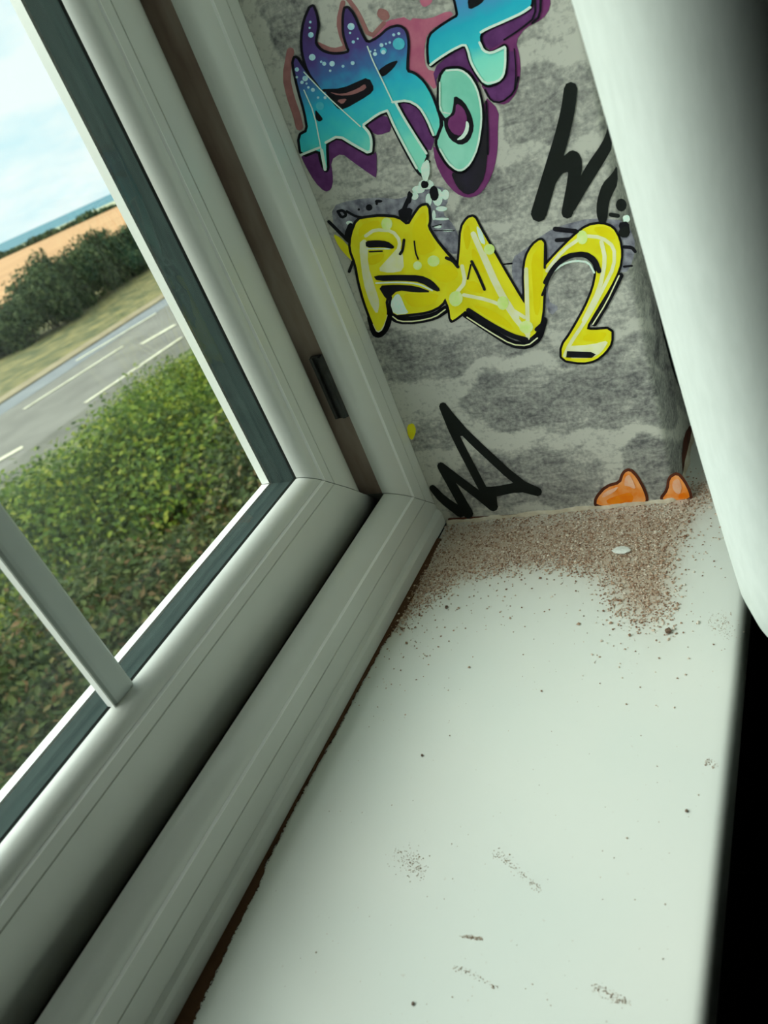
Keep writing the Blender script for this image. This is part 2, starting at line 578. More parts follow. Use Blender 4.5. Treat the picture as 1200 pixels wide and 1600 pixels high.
# ------------------------------------------------------------------ window sill
SY = -0.1875                               # front edge
ST = 0.022
RB = 0.0045
xs_ = np.concatenate([np.linspace(-0.85, -0.40, 12), np.linspace(-0.39, 0.10, 200)])
prof = [(0.0, 0.0)]
ys_ = np.linspace(-0.001, SY + RB, 76)
prof = [(y, 0.0) for y in ys_]
for k in range(1, 7):
    a_ = k / 6 * math.pi / 2
    prof.append((SY + RB - RB * math.sin(a_), -RB + RB * math.cos(a_)))
prof += [(SY, -ST + RB)]
for k in range(1, 5):
    a_ = k / 4 * math.pi / 2
    prof.append((SY + RB - RB * math.cos(a_), -ST + RB - RB * math.sin(a_)))
prof += [(-0.001, -ST)]
npf = len(prof)
verts = [(x, y, z) for x in xs_ for (y, z) in prof]
faces = []
for i in range(len(xs_) - 1):
    for j in range(npf):
        k = (j + 1) % npf
        faces.append((i * npf + j, i * npf + k, (i + 1) * npf + k, (i + 1) * npf + j))
faces += [tuple(range(npf - 1, -1, -1)), tuple(range((len(xs_) - 1) * npf, len(xs_) * npf))]
DUST = [(697, 818), (900, 800), (1050, 785), (1105, 745), (1135, 760), (1085, 800), (1062, 850), (1050, 885), (1040, 940),
        (1010, 965), (975, 945), (955, 905), (900, 880), (830, 880), (760, 888), (710, 903), (660, 930), (620, 975), (597, 992),
        (640, 905), (688, 845)]
HAZE = [(690, 815), (1050, 780), (1130, 740), (1150, 820), (1090, 860), (1075, 930), (1030, 1010), (960, 960), (880, 920), (760, 905), (640, 960), (600, 990)]
V = np.array(verts)
P2 = project(V)
top = (V[:, 2] > -0.0005)
dust = 1 / (1 + np.exp(poly_sdf(P2, DUST) / 9.0)) * top
haze = 1 / (1 + np.exp(poly_sdf(P2, HAZE) / 18.0)) * top
m, t, b = mat_new('painted_sill_with_dust_film')
tc = t.nodes.new('ShaderNodeTexCoord')
at = t.nodes.new('ShaderNodeAttribute')
at.attribute_name = 'dust'
ah = t.nodes.new('ShaderNodeAttribute')
ah.attribute_name = 'haze'
nA = t.nodes.new('ShaderNodeTexNoise')
nA.inputs['Scale'].default_value = 260
nA.inputs['Detail'].default_value = 8
nA.inputs['Roughness'].default_value = 0.75
nB = t.nodes.new('ShaderNodeTexNoise')
nB.inputs['Scale'].default_value = 10
nC = t.nodes.new('ShaderNodeTexNoise')
nC.inputs['Scale'].default_value = 420
nC.inputs['Detail'].default_value = 2
for nn in (nA, nB, nC):
    t.links.new(tc.outputs['Object'], nn.inputs['Vector'])
f1 = math_node(t, 'MULTIPLY', at.outputs['Fac'], math_node(t, 'ADD', math_node(t, 'MULTIPLY', nA.outputs['Fac'], 1.6), -0.10), True)
f1 = math_node(t, 'ADD', f1, math_node(t, 'MULTIPLY', ah.outputs['Fac'], 0.16), True)
f1 = math_node(t, 'MULTIPLY', f1, 0.95, True)
specks = math_node(t, 'MULTIPLY', math_node(t, 'SUBTRACT', nC.outputs['Fac'], 0.715, True), 6.0, True)
f2 = math_node(t, 'MAXIMUM', f1, math_node(t, 'MULTIPLY', specks, 0.5), True)
c1 = t.nodes.new('ShaderNodeValToRGB')
c1.color_ramp.elements[0].position = 0.35
c1.color_ramp.elements[0].color = (0.755, 0.80, 0.74, 1)
c1.color_ramp.elements[1].position = 0.65
c1.color_ramp.elements[1].color = (0.80, 0.82, 0.755, 1)
t.links.new(nB.outputs['Fac'], c1.inputs['Fac'])
mxc = t.nodes.new('ShaderNodeMix')
mxc.data_type = 'RGBA'
t.links.new(f2, mxc.inputs['Factor'])
t.links.new(c1.outputs['Color'], mxc.inputs[6])
mxc.inputs[7].default_value = (0.46, 0.325, 0.225, 1)
t.links.new(mxc.outputs[2], b.inputs['Base Color'])
b.inputs['Roughness'].default_value = 0.5
b.inputs['Specular IOR Level'].default_value = 0.35
sill = make('window_sill', verts, faces, m, smooth=True)
for p_ in sill.data.polygons[-2:]:
    p_.use_smooth = False
for nm, arr in (('dust', dust), ('haze', haze)):
    a2 = sill.data.attributes.new(nm, 'FLOAT', 'POINT')
    a2.data.foreach_set('value', arr.astype(np.float32))
tag(sill, 'white painted window sill board with dust along its far end', 'window sill')

# ------------------------------------------------------------------ caulk along foot of the papered wall
cp = []
for p in [PW0 + WD * s for s in np.linspace(0.001, Lw - 0.003, 60)]:
    cp.append((p, WN))
for k in range(1, 5):
    tt = k / 4
    pt = (1 - tt) ** 2 * a + 2 * tt * (1 - tt) * PW1 + tt ** 2 * c_end
    ang = tt
    nn = _n((1 - tt) * WN + tt * np.array([0, -1.]))
    cp.append((pt, nn))
for s in np.linspace(0.004, 0.08, 20):
    cp.append((c_end + np.array([s, 0]), np.array([0, -1.])))
vs, fs = [], []
for i, (p, nn) in enumerate(cp):
    w = 0.0021 + 0.0006 * math.sin(i * 0.9) + RNG.uniform(-0.0003, 0.0003)
    hh = 0.0020 + 0.0005 * math.sin(i * 0.53 + 1) + RNG.uniform(-0.0003, 0.0003)
    for (dn, z) in ((0.0001, hh), (w * 0.45, hh * 0.75), (w * 0.85, hh * 0.3), (w, 0.0002)):
        vs.append((p[0] + nn[0] * dn, p[1] + nn[1] * dn, z))
    if i:
        for j in range(3):
            q = (i - 1) * 4 + j
            fs.append((q, q + 1, q + 5, q + 4))
ck = make('caulk_line', vs, fs, M['caulk'], wall_right, smooth=True)
ck['label'] = 'uneven cream filler along the foot of the wallpaper'

# ================================================================== wallpaper print
LIFT = 0.0001


def print_mat(name, rgb, rgb2=None, rough=0.65, gain=1.0, scale=500):
    c = tuple(x * gain for x in s2l(rgb))
    c2 = tuple(x * gain for x in s2l(rgb2)) if rgb2 else tuple(min(1, x * 1.25 + 0.004) for x in c)
    return noise_mat('print_' + name, c, c2, scale, rough, 3, 0.3, 0.7, spec=0.25)


def ramp_mat(name, z0, z1, stops, gain=1.0):
    """printed colour fade from z0 (0) to z1 (1) up the wall"""
    m, t, b = mat_new('print_' + name)
    tc = t.nodes.new('ShaderNodeTexCoord')
    sx = t.nodes.new('ShaderNodeSeparateXYZ')
    t.links.new(tc.outputs['Object'], sx.inputs[0])
    mr = t.nodes.new('ShaderNodeMapRange')
    mr.inputs['From Min'].default_value = z0
    mr.inputs['From Max'].default_value = z1
    t.links.new(sx.outputs['Z'], mr.inputs['Value'])
    nz = t.nodes.new('ShaderNodeTexNoise')
    nz.inputs['Scale'].default_value = 160
    t.links.new(tc.outputs['Object'], nz.inputs['Vector'])
    v = math_node(t, 'ADD', mr.outputs[0], math_node(t, 'MULTIPLY', math_node(t, 'SUBTRACT', nz.outputs['Fac'], 0.5), 0.16))
    rp = t.nodes.new('ShaderNodeValToRGB')
    els = rp.color_ramp.elements
    for i, (p, c) in enumerate(stops):
        e = els[i] if i < 2 else els.new(p)
        e.position = p
        e.color = (*[x * gain for x in s2l(c)], 1)
    t.links.new(v, rp.inputs['Fac'])
    t.links.new(rp.outputs['Color'], b.inputs['Base Color'])
    b.inputs['Roughness'].default_value = 0.65
    b.inputs['Specular IOR Level'].default_value = 0.25
    return m


ZN = {'A': (440, 0, .2), 'B': (640, 0, .2), 'C': (510, 300, .2), 'D': (700, 320, .25), 'E': (810, 110, .1875),
      'F': (640, 600, .2), 'G': (900, 640, .2), 'P': (0, 0, 1.0)}


def T(zone, pts):
    ox, oy, s = ZN[zone]
    return [(ox + s * p[0], oy + s * p[1]) for p in pts]


def chaikin(pts, closed=True, n=1):
    for _ in range(n):
        out = []
        m = len(pts)
        rng = range(m) if closed else range(m - 1)
        if not closed:
            out.append(pts[0])
        for i in rng:
            p, q = pts[i], pts[(i + 1) % m]
            out.append((p[0] * .78 + q[0] * .22, p[1] * .78 + q[1] * .22))
            out.append((p[0] * .22 + q[0] * .78, p[1] * .22 + q[1] * .78))
        if not closed:
            out.append(pts[-1])
        pts = out
    return pts


class Print:
    """flat printed shapes lying on the wallpaper, collected layer by layer"""

    def __init__(self, layer, mapper=wall_pt):
        self.v, self.f, self.layer, self.map = [], [], layer, mapper

    def _p(self, pts):
        k = len(self.v)
        lift = LIFT * self.layer + min(3.0e-7 * len(self.f), 0.00008)   # pieces of one print never lie in one plane
        self.v += [self.map(x, y, lift) for x, y in pts]
        return list(range(k, k + len(pts)))

    def poly(self, zone, pts, smooth=1):
        q = chaikin(T(zone, pts), True, smooth) if smooth else T(zone, pts)
        self.f.append(tuple(self._p(q)))
        return self

    def stroke(self, zone, pts, w, closed=False, smooth=1, w1=None):
        s = ZN[zone][2]
        q = T(zone, pts)
        if smooth:
            q = chaikin(q, closed, smooth)
        n = len(q)
        w1 = w if w1 is None else w1
        rad = [(w + (w1 - w) * i / max(1, n - 1)) * s / 2 for i in range(n)]
        segs = n if closed else n - 1
        for i in range(segs):
            (x0, y0), (x1, y1) = q[i], q[(i + 1) % n]
            dx, dy = x1 - x0, y1 - y0
            l = math.hypot(dx, dy) or 1e-6
            nx, ny = -dy / l, dx / l
            ra, rb = rad[i], rad[(i + 1) % n]
            self.f.append(tuple(self._p([(x0 + nx * ra, y0 + ny * ra), (x1 + nx * rb, y1 + ny * rb), (x1 - nx * rb, y1 - ny * rb), (x0 - nx * ra, y0 - ny * ra)])))
        for i in range(n):
            self._disc(q[i], rad[i], 8)
        return self

    def _disc(self, c, r, n=10, ry=None):
        ry = ry or r
        self.f.append(tuple(self._p([(c[0] + r * math.cos(6.2832 * k / n), c[1] + ry * math.sin(6.2832 * k / n)) for k in range(n)])))

    def disc(self, zone, x, y, r, ry=None):
        ox, oy, s = ZN[zone]
        self._disc((ox + s * x, oy + s * y), r * s, 12, (ry or r) * s)
        return self

    def build(self, name, mat, label=None):
        o = make(name, self.v, self.f, mat, wall_right)
        bm = bmesh.new()
        bm.from_mesh(o.data)
        bmesh.ops.triangulate(bm, faces=bm.faces)
        ref = Vector(WN3) if self.map is wall_pt else Vector((0, -1, 0))
        for f_ in bm.faces:
            f_.normal_update()
            if f_.normal.dot(ref) < 0:
                f_.normal_flip()
        bm.to_mesh(o.data)
        bm.free()
        if label:
            o['label'] = label
        return o


PG = 1.45   # paper brightness gain: print values below are photo values
mp_ink = print_mat('ink', (12, 12, 20), (20, 18, 30), gain=1.0)
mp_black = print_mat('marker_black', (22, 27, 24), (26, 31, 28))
mp_purple = print_mat('purple', (82, 38, 90), (100, 52, 108), gain=PG, scale=200)
mp_magenta = print_mat('magenta', (104, 42, 96), (118, 56, 108), gain=PG, scale=150)
mp_pink = print_mat('pink', (172, 86, 116), (186, 108, 130), gain=PG, scale=150)
mp_rose = print_mat('rose', (140, 92, 92), (160, 110, 108), gain=PG, scale=200)
mp_shadow = print_mat('shadow_grey', (36, 34, 38), (52, 44, 66), scale=60)
mp_white = print_mat('white', (200, 225, 212), (222, 238, 226), gain=PG)
mp_cream = print_mat('cream', (214, 214, 160), (232, 232, 196), gain=PG, scale=180)
mp_yellow = print_mat('yellow', (214, 204, 16), (232, 222, 40), gain=PG, scale=110)
mp_gold = print_mat('gold', (216, 200, 2), (226, 212, 8), gain=PG, scale=90)
mp_lime = print_mat('lime', (196, 222, 110), (222, 238, 170), gain=PG, scale=180)
mp_lav = print_mat('lavender_grey', (92, 92, 104), (150, 150, 160), gain=PG, scale=260)
mp_orange = print_mat('orange', (228, 126, 28), (240, 170, 110), gain=PG, scale=130)
mp_deep = print_mat('deep_orange', (226, 112, 6), (236, 138, 20), gain=PG, scale=200)
mp_peach = print_mat('peach', (222, 160, 122), (238, 190, 160), gain=PG, scale=200)
mp_brown = print_mat('brown', (58, 28, 18), (96, 46, 28), gain=PG, scale=120)
mp_dot = print_mat('dot', (150, 200, 222), (196, 226, 236), gain=PG)
mp_cyan = print_mat('cyan_dot', (70, 176, 200), (86, 190, 205), gain=PG)


def zpx(x, y):
    return float(wall_pt(x, y)[2])


zlo, zhi = zpx(560, 290), zpx(520, 20)
mp_fill1 = ramp_mat('teal_violet_fade', zpx(600, 300), zpx(520, 40),
                    [(0.0, (138, 208, 184)), (1.0, (66, 46, 98)), (0.22, (120, 206, 186)), (0.42, (60, 184, 188)), (0.60, (36, 164, 190)), (0.74, (58, 104, 158)), (0.86, (74, 62, 124))], PG * 1.15)
mp_fill2 = ramp_mat('teal_blue_fade', zpx(760, 135), zpx(760, -10),
                    [(0.0, (140, 212, 190)), (1.0, (70, 130, 180)), (0.30, (120, 208, 190)), (0.50, (50, 178, 190)), (0.78, (30, 158, 184))], PG * 1.15)
mp_fill3 = print_mat('mint', (118, 198, 176), (150, 216, 196), gain=PG, scale=70)

# ---- upper teal word
F1 = [(240, 35), (270, 110), (285, 200), (265, 290), (262, 345), (310, 400), (390, 428), (480, 425), (540, 405), (515, 340), (492, 260), (490, 130),
      (505, 50), (560, 110), (620, 260), (670, 345), (760, 300), (840, 225), (920, 205), (970, 240), (988, 340), (978, 460), (975, 560), (1040, 578),
      (1110, 640), (1170, 740), (1215, 860), (1240, 950), (1225, 1050), (1190, 1060), (1140, 930), (1080, 830), (990, 782), (895, 790), (960, 920),
      (1060, 1080), (1140, 1200), (1105, 1290), (1140, 1390), (1065, 1330), (960, 1140), (880, 980), (835, 865), (760, 890), (640, 975), (690, 1030),
      (715, 1090), (705, 1210), (580, 1140), (450, 1060), (350, 1110), (350, 1180), (360, 1340), (320, 1270), (300, 1160), (160, 1215), (140, 1060),
      (215, 1020), (190, 870), (140, 700), (95, 500), (112, 440), (170, 530), (250, 640), (330, 720), (290, 660), (215, 560), (172, 420), (165, 290), (185, 160)]
F2 = [(345, -60), (375, 60), (385, 125), (330, 155), (230, 220), (160, 280), (150, 380), (160, 515), (215, 470), (330, 395), (430, 345), (455, 380),
      (475, 470), (520, 560), (580, 650), (620, 665), (690, 640), (740, 590), (755, 500), (755, 350), (700, 390), (640, 420), (590, 400), (555, 340),
      (550, 270), (600, 225), (750, 160), (880, 100), (950, 50), (960, -60)]
F3 = [(330, 535), (400, 535), (470, 580), (530, 680), (560, 800), (572, 900), (560, 1020), (530, 1160), (480, 1280), (420, 1335), (370, 1335),
      (300, 1280), (240, 1180), (215, 1110), (240, 1040), (275, 960), (235, 880), (235, 720), (245, 600), (280, 545)]
p = Print(1)
p.poly('B', [(-10, 140), (150, 150), (310, 80), (350, 120), (140, 250), (110, 400), (130, 540), (210, 560), (210, 720), (100, 600), (-10, 530), (-20, 300)])
p.poly('A', [(690, 310), (800, 165), (1000, 125), (1040, 300), (1040, 560), (960, 560), (970, 300), (930, 200), (850, 220), (760, 300)])
p.poly('A', [(1080, -40), (1190, -40), (1170, 30), (1110, 60), (1080, 20)])
p.build('graffiti_halo', mp_pink, 'rose pink halo printed behind the teal letters')
p = Print(1)
p.stroke('A', [(510, -20), (600, 100), (690, 300), (800, 180)], 34)
p.stroke('A', [(480, 20), (445, 170), (470, 290), (510, 370), (400, 400), (280, 345)], 40)
p.stroke('A', [(70, 400), (35, 600), (70, 760), (120, 900), (140, 990)], 60)
p.poly('A', [(760, 60), (830, 80), (850, 140), (800, 170), (740, 120)])
p.build('graffiti_halo', mp_rose, 'dull pink halo line around the violet horns')
p = Print(2)
p.poly('B', [(540, 640), (650, 800), (760, 820), (840, 720), (870, 560), (860, 430), (830, 320), (900, 220), (1040, 150), (1100, 60), (1100, -60), (960, -60), (700, 200), (560, 300), (700, 500)])
p.poly('B', [(580, 740), (700, 860), (690, 1000), (690, 1160), (665, 1310), (610, 1440), (540, 1525), (450, 1548), (360, 1510), (270, 1410), (200, 1270), (180, 1110), (400, 1330), (540, 1150)])
p.build('graffiti_shadow', mp_magenta, 'magenta drop shadow of the teal letters')
p = Print(3)
p.poly('A', [(345, 1110), (450, 1070), (590, 1160), (705, 1220), (745, 1170), (745, 1390), (715, 1375), (560, 1265), (470, 1195), (385, 1250), (405, 1400), (390, 1480), (340, 1500), (260, 1420), (180, 1280), (150, 1210), (300, 1170), (340, 1300)])
p.poly('A', [(645, 985), (815, 880), (870, 1020), (760, 1055), (720, 1040)])
p.poly('A', [(895, 795), (1000, 780), (1090, 835), (1160, 950), (1200, 1080), (1160, 1200), (1060, 1050)])
p.poly('B', [(545, 275), (750, 170), (960, 60), (960, -60), (1030, -60), (1030, 110), (870, 230), (750, 310), (680, 360), (620, 385), (570, 345)])
p.poly('B', [(770, 400), (825, 400), (835, 620), (815, 720), (720, 795), (620, 780), (570, 680), (690, 660), (750, 600)])
p.poly('B', [(180, 540), (330, 410), (440, 360), (470, 480), (560, 660), (480, 600), (380, 520), (280, 530), (210, 600), (215, 700)])
p.build('graffiti_shadow', mp_purple, 'purple block shadow under the teal letters')
p = Print(4)
p.poly('B', [(565, 780), (600, 900), (615, 1050), (610, 1200), (590, 1380), (520, 1500), (440, 1522), (370, 1460), (320, 1340), (400, 1360), (480, 1300), (540, 1150), (575, 950)])
p.build('graffiti_shadow', mp_shadow, 'near black shadow under the mint loop')
p = Print(5)
p.stroke('A', F1, 42, True)
p.stroke('B', F2, 42, True)
p.stroke('B', F3, 44, True)
p.stroke('B', [(980, -60), (985, 130), (870, 225), (740, 310)], 14)
p.stroke('B', [(1028, -60), (1022, 120), (960, 180)], 18)
p.stroke('B', [(590, 700), (640, 790), (720, 800), (820, 720), (850, 600)], 14)
p.stroke('B', [(600, 790), (612, 1000), (612, 1200)], 16)
p.stroke('B', [(820, 380), (835, 560), (820, 700)], 10)
p.build('graffiti_outline', mp_ink, 'dark violet black outline of the teal letters')
Print(6).poly('A', F1).build('graffiti_letters', mp_fill1, 'violet to mint faded graffiti letters with horns')
Print(6.3).poly('B', F2).build('graffiti_letters', mp_fill2, 'blue to mint faded graffiti letter at top')
Print(6.6).poly('B', F3).build('graffiti_letters', mp_fill3, 'mint green looped graffiti letter')
p = Print(7)
p.poly('A', [(325, 690), (480, 705), (600, 660), (685, 600), (730, 690), (690, 740), (480, 860), (430, 840)])
p.poly('A', [(760, 545), (840, 490), (920, 465), (880, 530), (800, 600), (765, 580)])
p.poly('A', [(265, 850), (300, 890), (330, 930), (300, 950), (270, 930)])
p.poly('B', [(455, 0), (465, 80), (560, 30), (600, -20), (470, -30)])
p.stroke('A', [(330, 705), (480, 700), (660, 620)], 24)
p.poly('B', [(350, 740), (430, 790), (490, 900), (508, 1000), (470, 1100), (400, 1135), (320, 1090), (275, 1000), (270, 930), (330, 890), (345, 820)])
p.stroke('B', [(225, 860), (260, 915), (280, 935)], 26)
p.stroke('B', [(250, 985), (225, 1050), (215, 1080)], 26)
p.build('graffiti_counter', mp_ink, 'black gaps inside the teal letters')
p = Print(8)
p.poly('A', [(370, 715), (480, 735), (600, 690), (655, 650), (670, 690), (560, 740), (450, 745)])
p.poly('A', [(430, 780), (520, 765), (480, 815)])
p.build('graffiti_counter', mp_rose, 'dull pink slots inside the first teal letter')
p = Print(8)
p.poly('B', [(365, 800), (425, 840), (455, 920), (440, 1010), (400, 1060), (340, 1040), (300, 980), (310, 920), (360, 890)])
p.build('graffiti_counter', mp_magenta, 'purple drop inside the mint loop')
p = Print(9)
p.poly('B', [(445, 935), (470, 965), (462, 1030), (420, 1085), (365, 1092), (415, 1050), (440, 1000)])
HL = [('A', [(350, 1110), (450, 1055), (580, 1135), (700, 1200), (708, 1100), (690, 1035), (645, 985)], 20), ('A', [(645, 970), (760, 885), (830, 860)], 18),
      ('A', [(835, 870), (880, 975), (960, 1130), (1060, 1310)], 18), ('A', [(895, 800), (960, 920), (1060, 1080), (1135, 1195)], 18),
      ('A', [(870, 795), (990, 780), (1080, 830), (1140, 930), (1190, 1050)], 18), ('A', [(160, 1205), (300, 1150)], 18), ('A', [(318, 1170), (345, 1320)], 24),
      ('A', [(675, 360), (720, 480), (780, 600), (870, 790)], 10), ('A', [(180, 560), (350, 740), (620, 985)], 9), ('A', [(180, 700), (260, 880), (315, 1170)], 9),
      ('B', [(165, 505), (215, 465), (330, 390), (435, 340), (460, 390), (480, 480), (530, 570), (590, 650), (690, 635), (735, 590), (750, 500), (750, 370)], 18),
      ('B', [(745, 365), (640, 415), (580, 395), (550, 330)], 20), ('B', [(560, 250), (600, 225), (750, 160), (880, 100), (945, 55)], 20),
      ('B', [(290, 548), (400, 540), (470, 590), (530, 690), (560, 820), (565, 950), (535, 1150), (480, 1270), (420, 1325), (370, 1325), (300, 1265), (240, 1160)], 15),
      ('B', [(240, 640), (240, 870), (320, 885)], 12)]
for z_, pts, w in HL:
    p.stroke(z_, pts, w)
p.poly('A', [(1090, 1290), (1150, 1230), (1165, 1330), (1140, 1420), (1100, 1390)])
p.build('graffiti_highlight', mp_white, 'white highlight lines on the teal letters')
p = Print(9)
for x, y, r in [(230, 170, 10), (225, 215, 9), (235, 270, 22), (245, 445, 26), (315, 480, 10), (338, 495, 16), (400, 495, 22), (385, 550, 10), (485, 515, 12), (560, 490, 16), (548, 205, 28),
                (565, 325, 13), (540, 255, 9), (600, 300, 8), (125, 540, 17), (125, 600, 10), (190, 610, 22), (165, 640, 14), (250, 700, 16), (215, 680, 10), (200, 650, 9), (290, 760, 10), (735, 420, 16), (800, 405, 18),
                (785, 350, 16), (735, 390, 8), (850, 330, 10), (880, 270, 12), (920, 260, 12), (700, 400, 8), (820, 340, 9), (345, 760, 12)]:
    p.disc('A', x, y, r)
p.build('graffiti_dots', mp_dot, 'pale paint spatter dots on the violet letters')
p = Print(9)
for x, y, r in [(920, 340, 48), (305, 825, 32), (800, 395, 26)]:
    p.disc('A', x, y, r)
p.build('graffiti_dots', mp_cyan)

# ---- paint splashes between the words
p = Print(1)
p.poly('C', [(40, 110), (200, 60), (420, 40), (560, 60), (700, 0), (900, -60), (960, 60), (900, 160), (1000, 260), (1060, 420), (1010, 500), (900, 420), (760, 250), (500, 160), (240, 220), (160, 380), (60, 300)])
p.poly('D', [(400, 330), (480, 280), (600, 180), (700, 130), (900, 80), (1120, 100), (1180, 260), (1130, 420), (1060, 420), (1000, 200), (860, 140), (640, 340), (620, 600), (700, 640), (640, 700), (590, 560), (470, 600), (400, 460)], 1)
p.build('paint_splash', mp_lav, 'lavender grey splash printed behind the yellow letters')
p = Print(2)
for x, y, r, ry in [(870, 40, 40, 70), (800, 60, 25, 50), (930, 20, 30, 40), (900, 130, 45, 20), (900, 210, 60, 10), (950, 300, 50, 9), (840, 180, 14, 40), (780, -60, 60, 40), (720, -20, 50, 30), (180, 240, 25, 16), (690, 30, 30, 30), (870, 270, 30, 12)]:
    p.disc('C', x, y, r, ry)
p.poly('D', [(1090, 70), (1130, 60), (1140, 100), (1100, 115)])
p.build('paint_splash', mp_white, 'white splashes above the yellow letters')
p = Print(3)
p.stroke('C', [(600, 150), (630, 80), (660, 20)], 34)
p.disc('C', 335, 120, 26).disc('C', 395, 80, 11, 22).disc('C', 845, 20, 34, 48).disc('C', 770, -60, 30).disc('C', 255, 135, 10)
p.stroke('C', [(90, 150), (120, 200), (160, 180), (130, 140), (90, 150)], 22, False)
p.stroke('C', [(160, 150), (230, 190), (300, 200)], 20)
p.poly('C', [(560, 130), (680, 120), (660, 200), (620, 240), (570, 200)])
p.stroke('C', [(20, 230), (90, 300), (170, 380)], 26)
p.stroke('C', [(190, 260), (160, 330), (180, 380)], 40)
p.stroke('C', [(210, 540), (180, 620)], 24)
p.stroke('C', [(840, 300), (1000, 300)], 8).stroke('C', [(830, 270), (900, 250)], 8)
p.stroke('D', [(670, 150), (800, 165)], 30).stroke('D', [(680, 220), (760, 215)], 26)
p.stroke('D', [(350, 370), (400, 365)], 10)
p.stroke('D', [(1100, 262), (1150, 265), (1170, 290)], 22)
p.stroke('D', [(1100, 385), (1150, 380)], 14)
p.poly('D', [(1060, 110), (1130, 100), (1140, 190), (1090, 200)])
p.disc('A', 1190, 1500, 34, 50).disc('A', 1110, 1440, 20, 30).disc('A', 1000, 1540, 18, 50).disc('A', 1140, 1260, 26, 14).disc('A', 760, 1570, 30, 12)
p.build('ink_splatter', mp_ink, 'black ink splatter around the yellow letters')

# ---- lower yellow word
Y1 = [(245, 215), (330, 200), (420, 190), (560, 200), (640, 265), (690, 180), (740, 110), (795, 100), (805, 220), (790, 270), (850, 370), (930, 470), (1030, 580), (1060, 650),
      (1000, 740), (950, 790), (900, 880), (800, 930), (640, 950), (530, 960), (505, 880), (520, 800), (460, 830), (480, 960), (440, 1060), (400, 1090), (360, 1010), (300, 850), (260, 700),
      (235, 560), (190, 440), (200, 330)]
Y2 = [(85, 140), (125, 80), (165, 70), (200, 140), (280, 280), (360, 420), (460, 590), (500, 640), (570, 720), (545, 800), (490, 850), (420, 820), (280, 740), (120, 650), (60, 700), (20, 725),
      (10, 640), (-20, 570), (-40, 520), (0, 470), (60, 430), (75, 300)]
Y3 = [(490, 320), (530, 250), (580, 212), (605, 240), (605, 400), (600, 520), (590, 700), (560, 790), (500, 840), (480, 720), (480, 560), (475, 420)]
Y4 = [(590, 400), (680, 300), (780, 200), (870, 130), (960, 115), (1030, 140), (1070, 210), (1085, 300), (1070, 400), (1010, 520), (930, 650), (860, 772), (900, 780), (1022, 772), (1022, 860),
      (980, 920), (920, 968), (840, 985), (712, 965), (712, 880), (770, 800), (860, 640), (910, 520), (930, 420), (920, 360), (860, 310), (780, 310), (700, 350), (640, 420), (590, 540)]
p = Print(4)
p.stroke('C', Y1, 42, True)
for q in (Y2, Y3, Y4):
    p.stroke('D', q, 30, True)
p.stroke('C', [(500, 950), (560, 1000), (700, 1000), (850, 970), (940, 910)], 60)
p.stroke('C', [(350, 980), (380, 1100), (420, 1110), (470, 1050), (500, 920)], 60)
p.stroke('D', [(110, 680), (260, 780), (400, 870), (500, 880), (570, 830), (600, 720)], 46)
p.stroke('D', [(915, 740), (1000, 600), (1080, 440)], 36)
p.stroke('C', [(950, 790), (970, 900), (980, 1000)], 40)
p.build('graffiti_outline', mp_ink, 'black outline of the yellow letters')
p = Print(5)
p.stroke('C', [(520, 970), (570, 1008), (700, 1008), (850, 975), (930, 915)], 10)
p.stroke('C', [(370, 1030), (400, 1095), (440, 1070), (475, 960)], 10)
p.stroke('D', [(120, 700), (260, 790), (400, 872), (500, 878), (560, 830)], 8)
p.stroke('D', [(905, 745), (990, 610), (1070, 440)], 8)
p.build('graffiti_highlight', mp_cream, 'cream hairline inside the black outline')
Print(6).poly('C', Y1).build('graffiti_letters', mp_yellow, 'yellow graffiti letter with two black bars')
Print(6.3).poly('D', Y2).build('graffiti_letters', mp_yellow, 'yellow pointed graffiti letter in the middle')
Print(6.6).poly('D', Y3).poly('D', Y4).build('graffiti_letters', mp_yellow, 'yellow arched graffiti letter ending in a foot')
p = Print(7)
p.poly('C', [(690, 220), (760, 150), (785, 180), (780, 270), (840, 380), (860, 450), (740, 500), (690, 440), (670, 320)])
p.poly('C', [(800, 600), (900, 560), (1010, 580), (1040, 650), (960, 710), (860, 690)])
p.poly('C', [(590, 790), (740, 790), (890, 790), (850, 860), (740, 900), (650, 890)])
p.poly('C', [(260, 260), (400, 210), (430, 250), (300, 320), (250, 360)])
p.poly('C', [(330, 500), (460, 470), (440, 530), (370, 570), (330, 560)])
p.poly('D', [(520, 330), (580, 240), (600, 300), (595, 480), (570, 690), (540, 680), (530, 500)])
p.poly('D', [(900, 140), (980, 130), (1040, 170), (1050, 220), (960, 200)])
p.poly('D', [(90, 170), (130, 110), (150, 200), (120, 300)])
p.poly('D', [(110, 480), (180, 470), (240, 560), (120, 530)])
p.poly('D', [(140, 620), (250, 640), (380, 720), (420, 790), (280, 720)])
p.poly('D', [(150, 260), (210, 320), (240, 420), (200, 420), (150, 330)])
p.poly('D', [(850, 810), (960, 790), (1000, 800), (960, 850), (840, 850)])
p.build('graffiti_letters', mp_gold, 'deep yellow areas of the yellow letters')
p = Print(7)
p.poly('C', [(400, 610), (480, 520), (570, 420), (600, 470), (610, 610), (500, 630)])
p.poly('C', [(255, 400), (300, 360), (330, 400), (325, 560), (390, 760), (420, 860), (400, 960), (340, 860), (290, 700)])
p.stroke('C', [(310, 340), (380, 290), (520, 300), (580, 380), (560, 470)], 26)
p.stroke('D', [(160, 180), (230, 340), (300, 500), (400, 680), (500, 800)], 34)
p.stroke('D', [(230, 300), (330, 520), (440, 700)], 16)
p.stroke('D', [(100, 560), (250, 590), (400, 650), (480, 700)], 22)
p.stroke('D', [(90, 380), (110, 480), (60, 540)], 24)
p.stroke('D', [(490, 400), (495, 560), (500, 740), (500, 830)], 26)
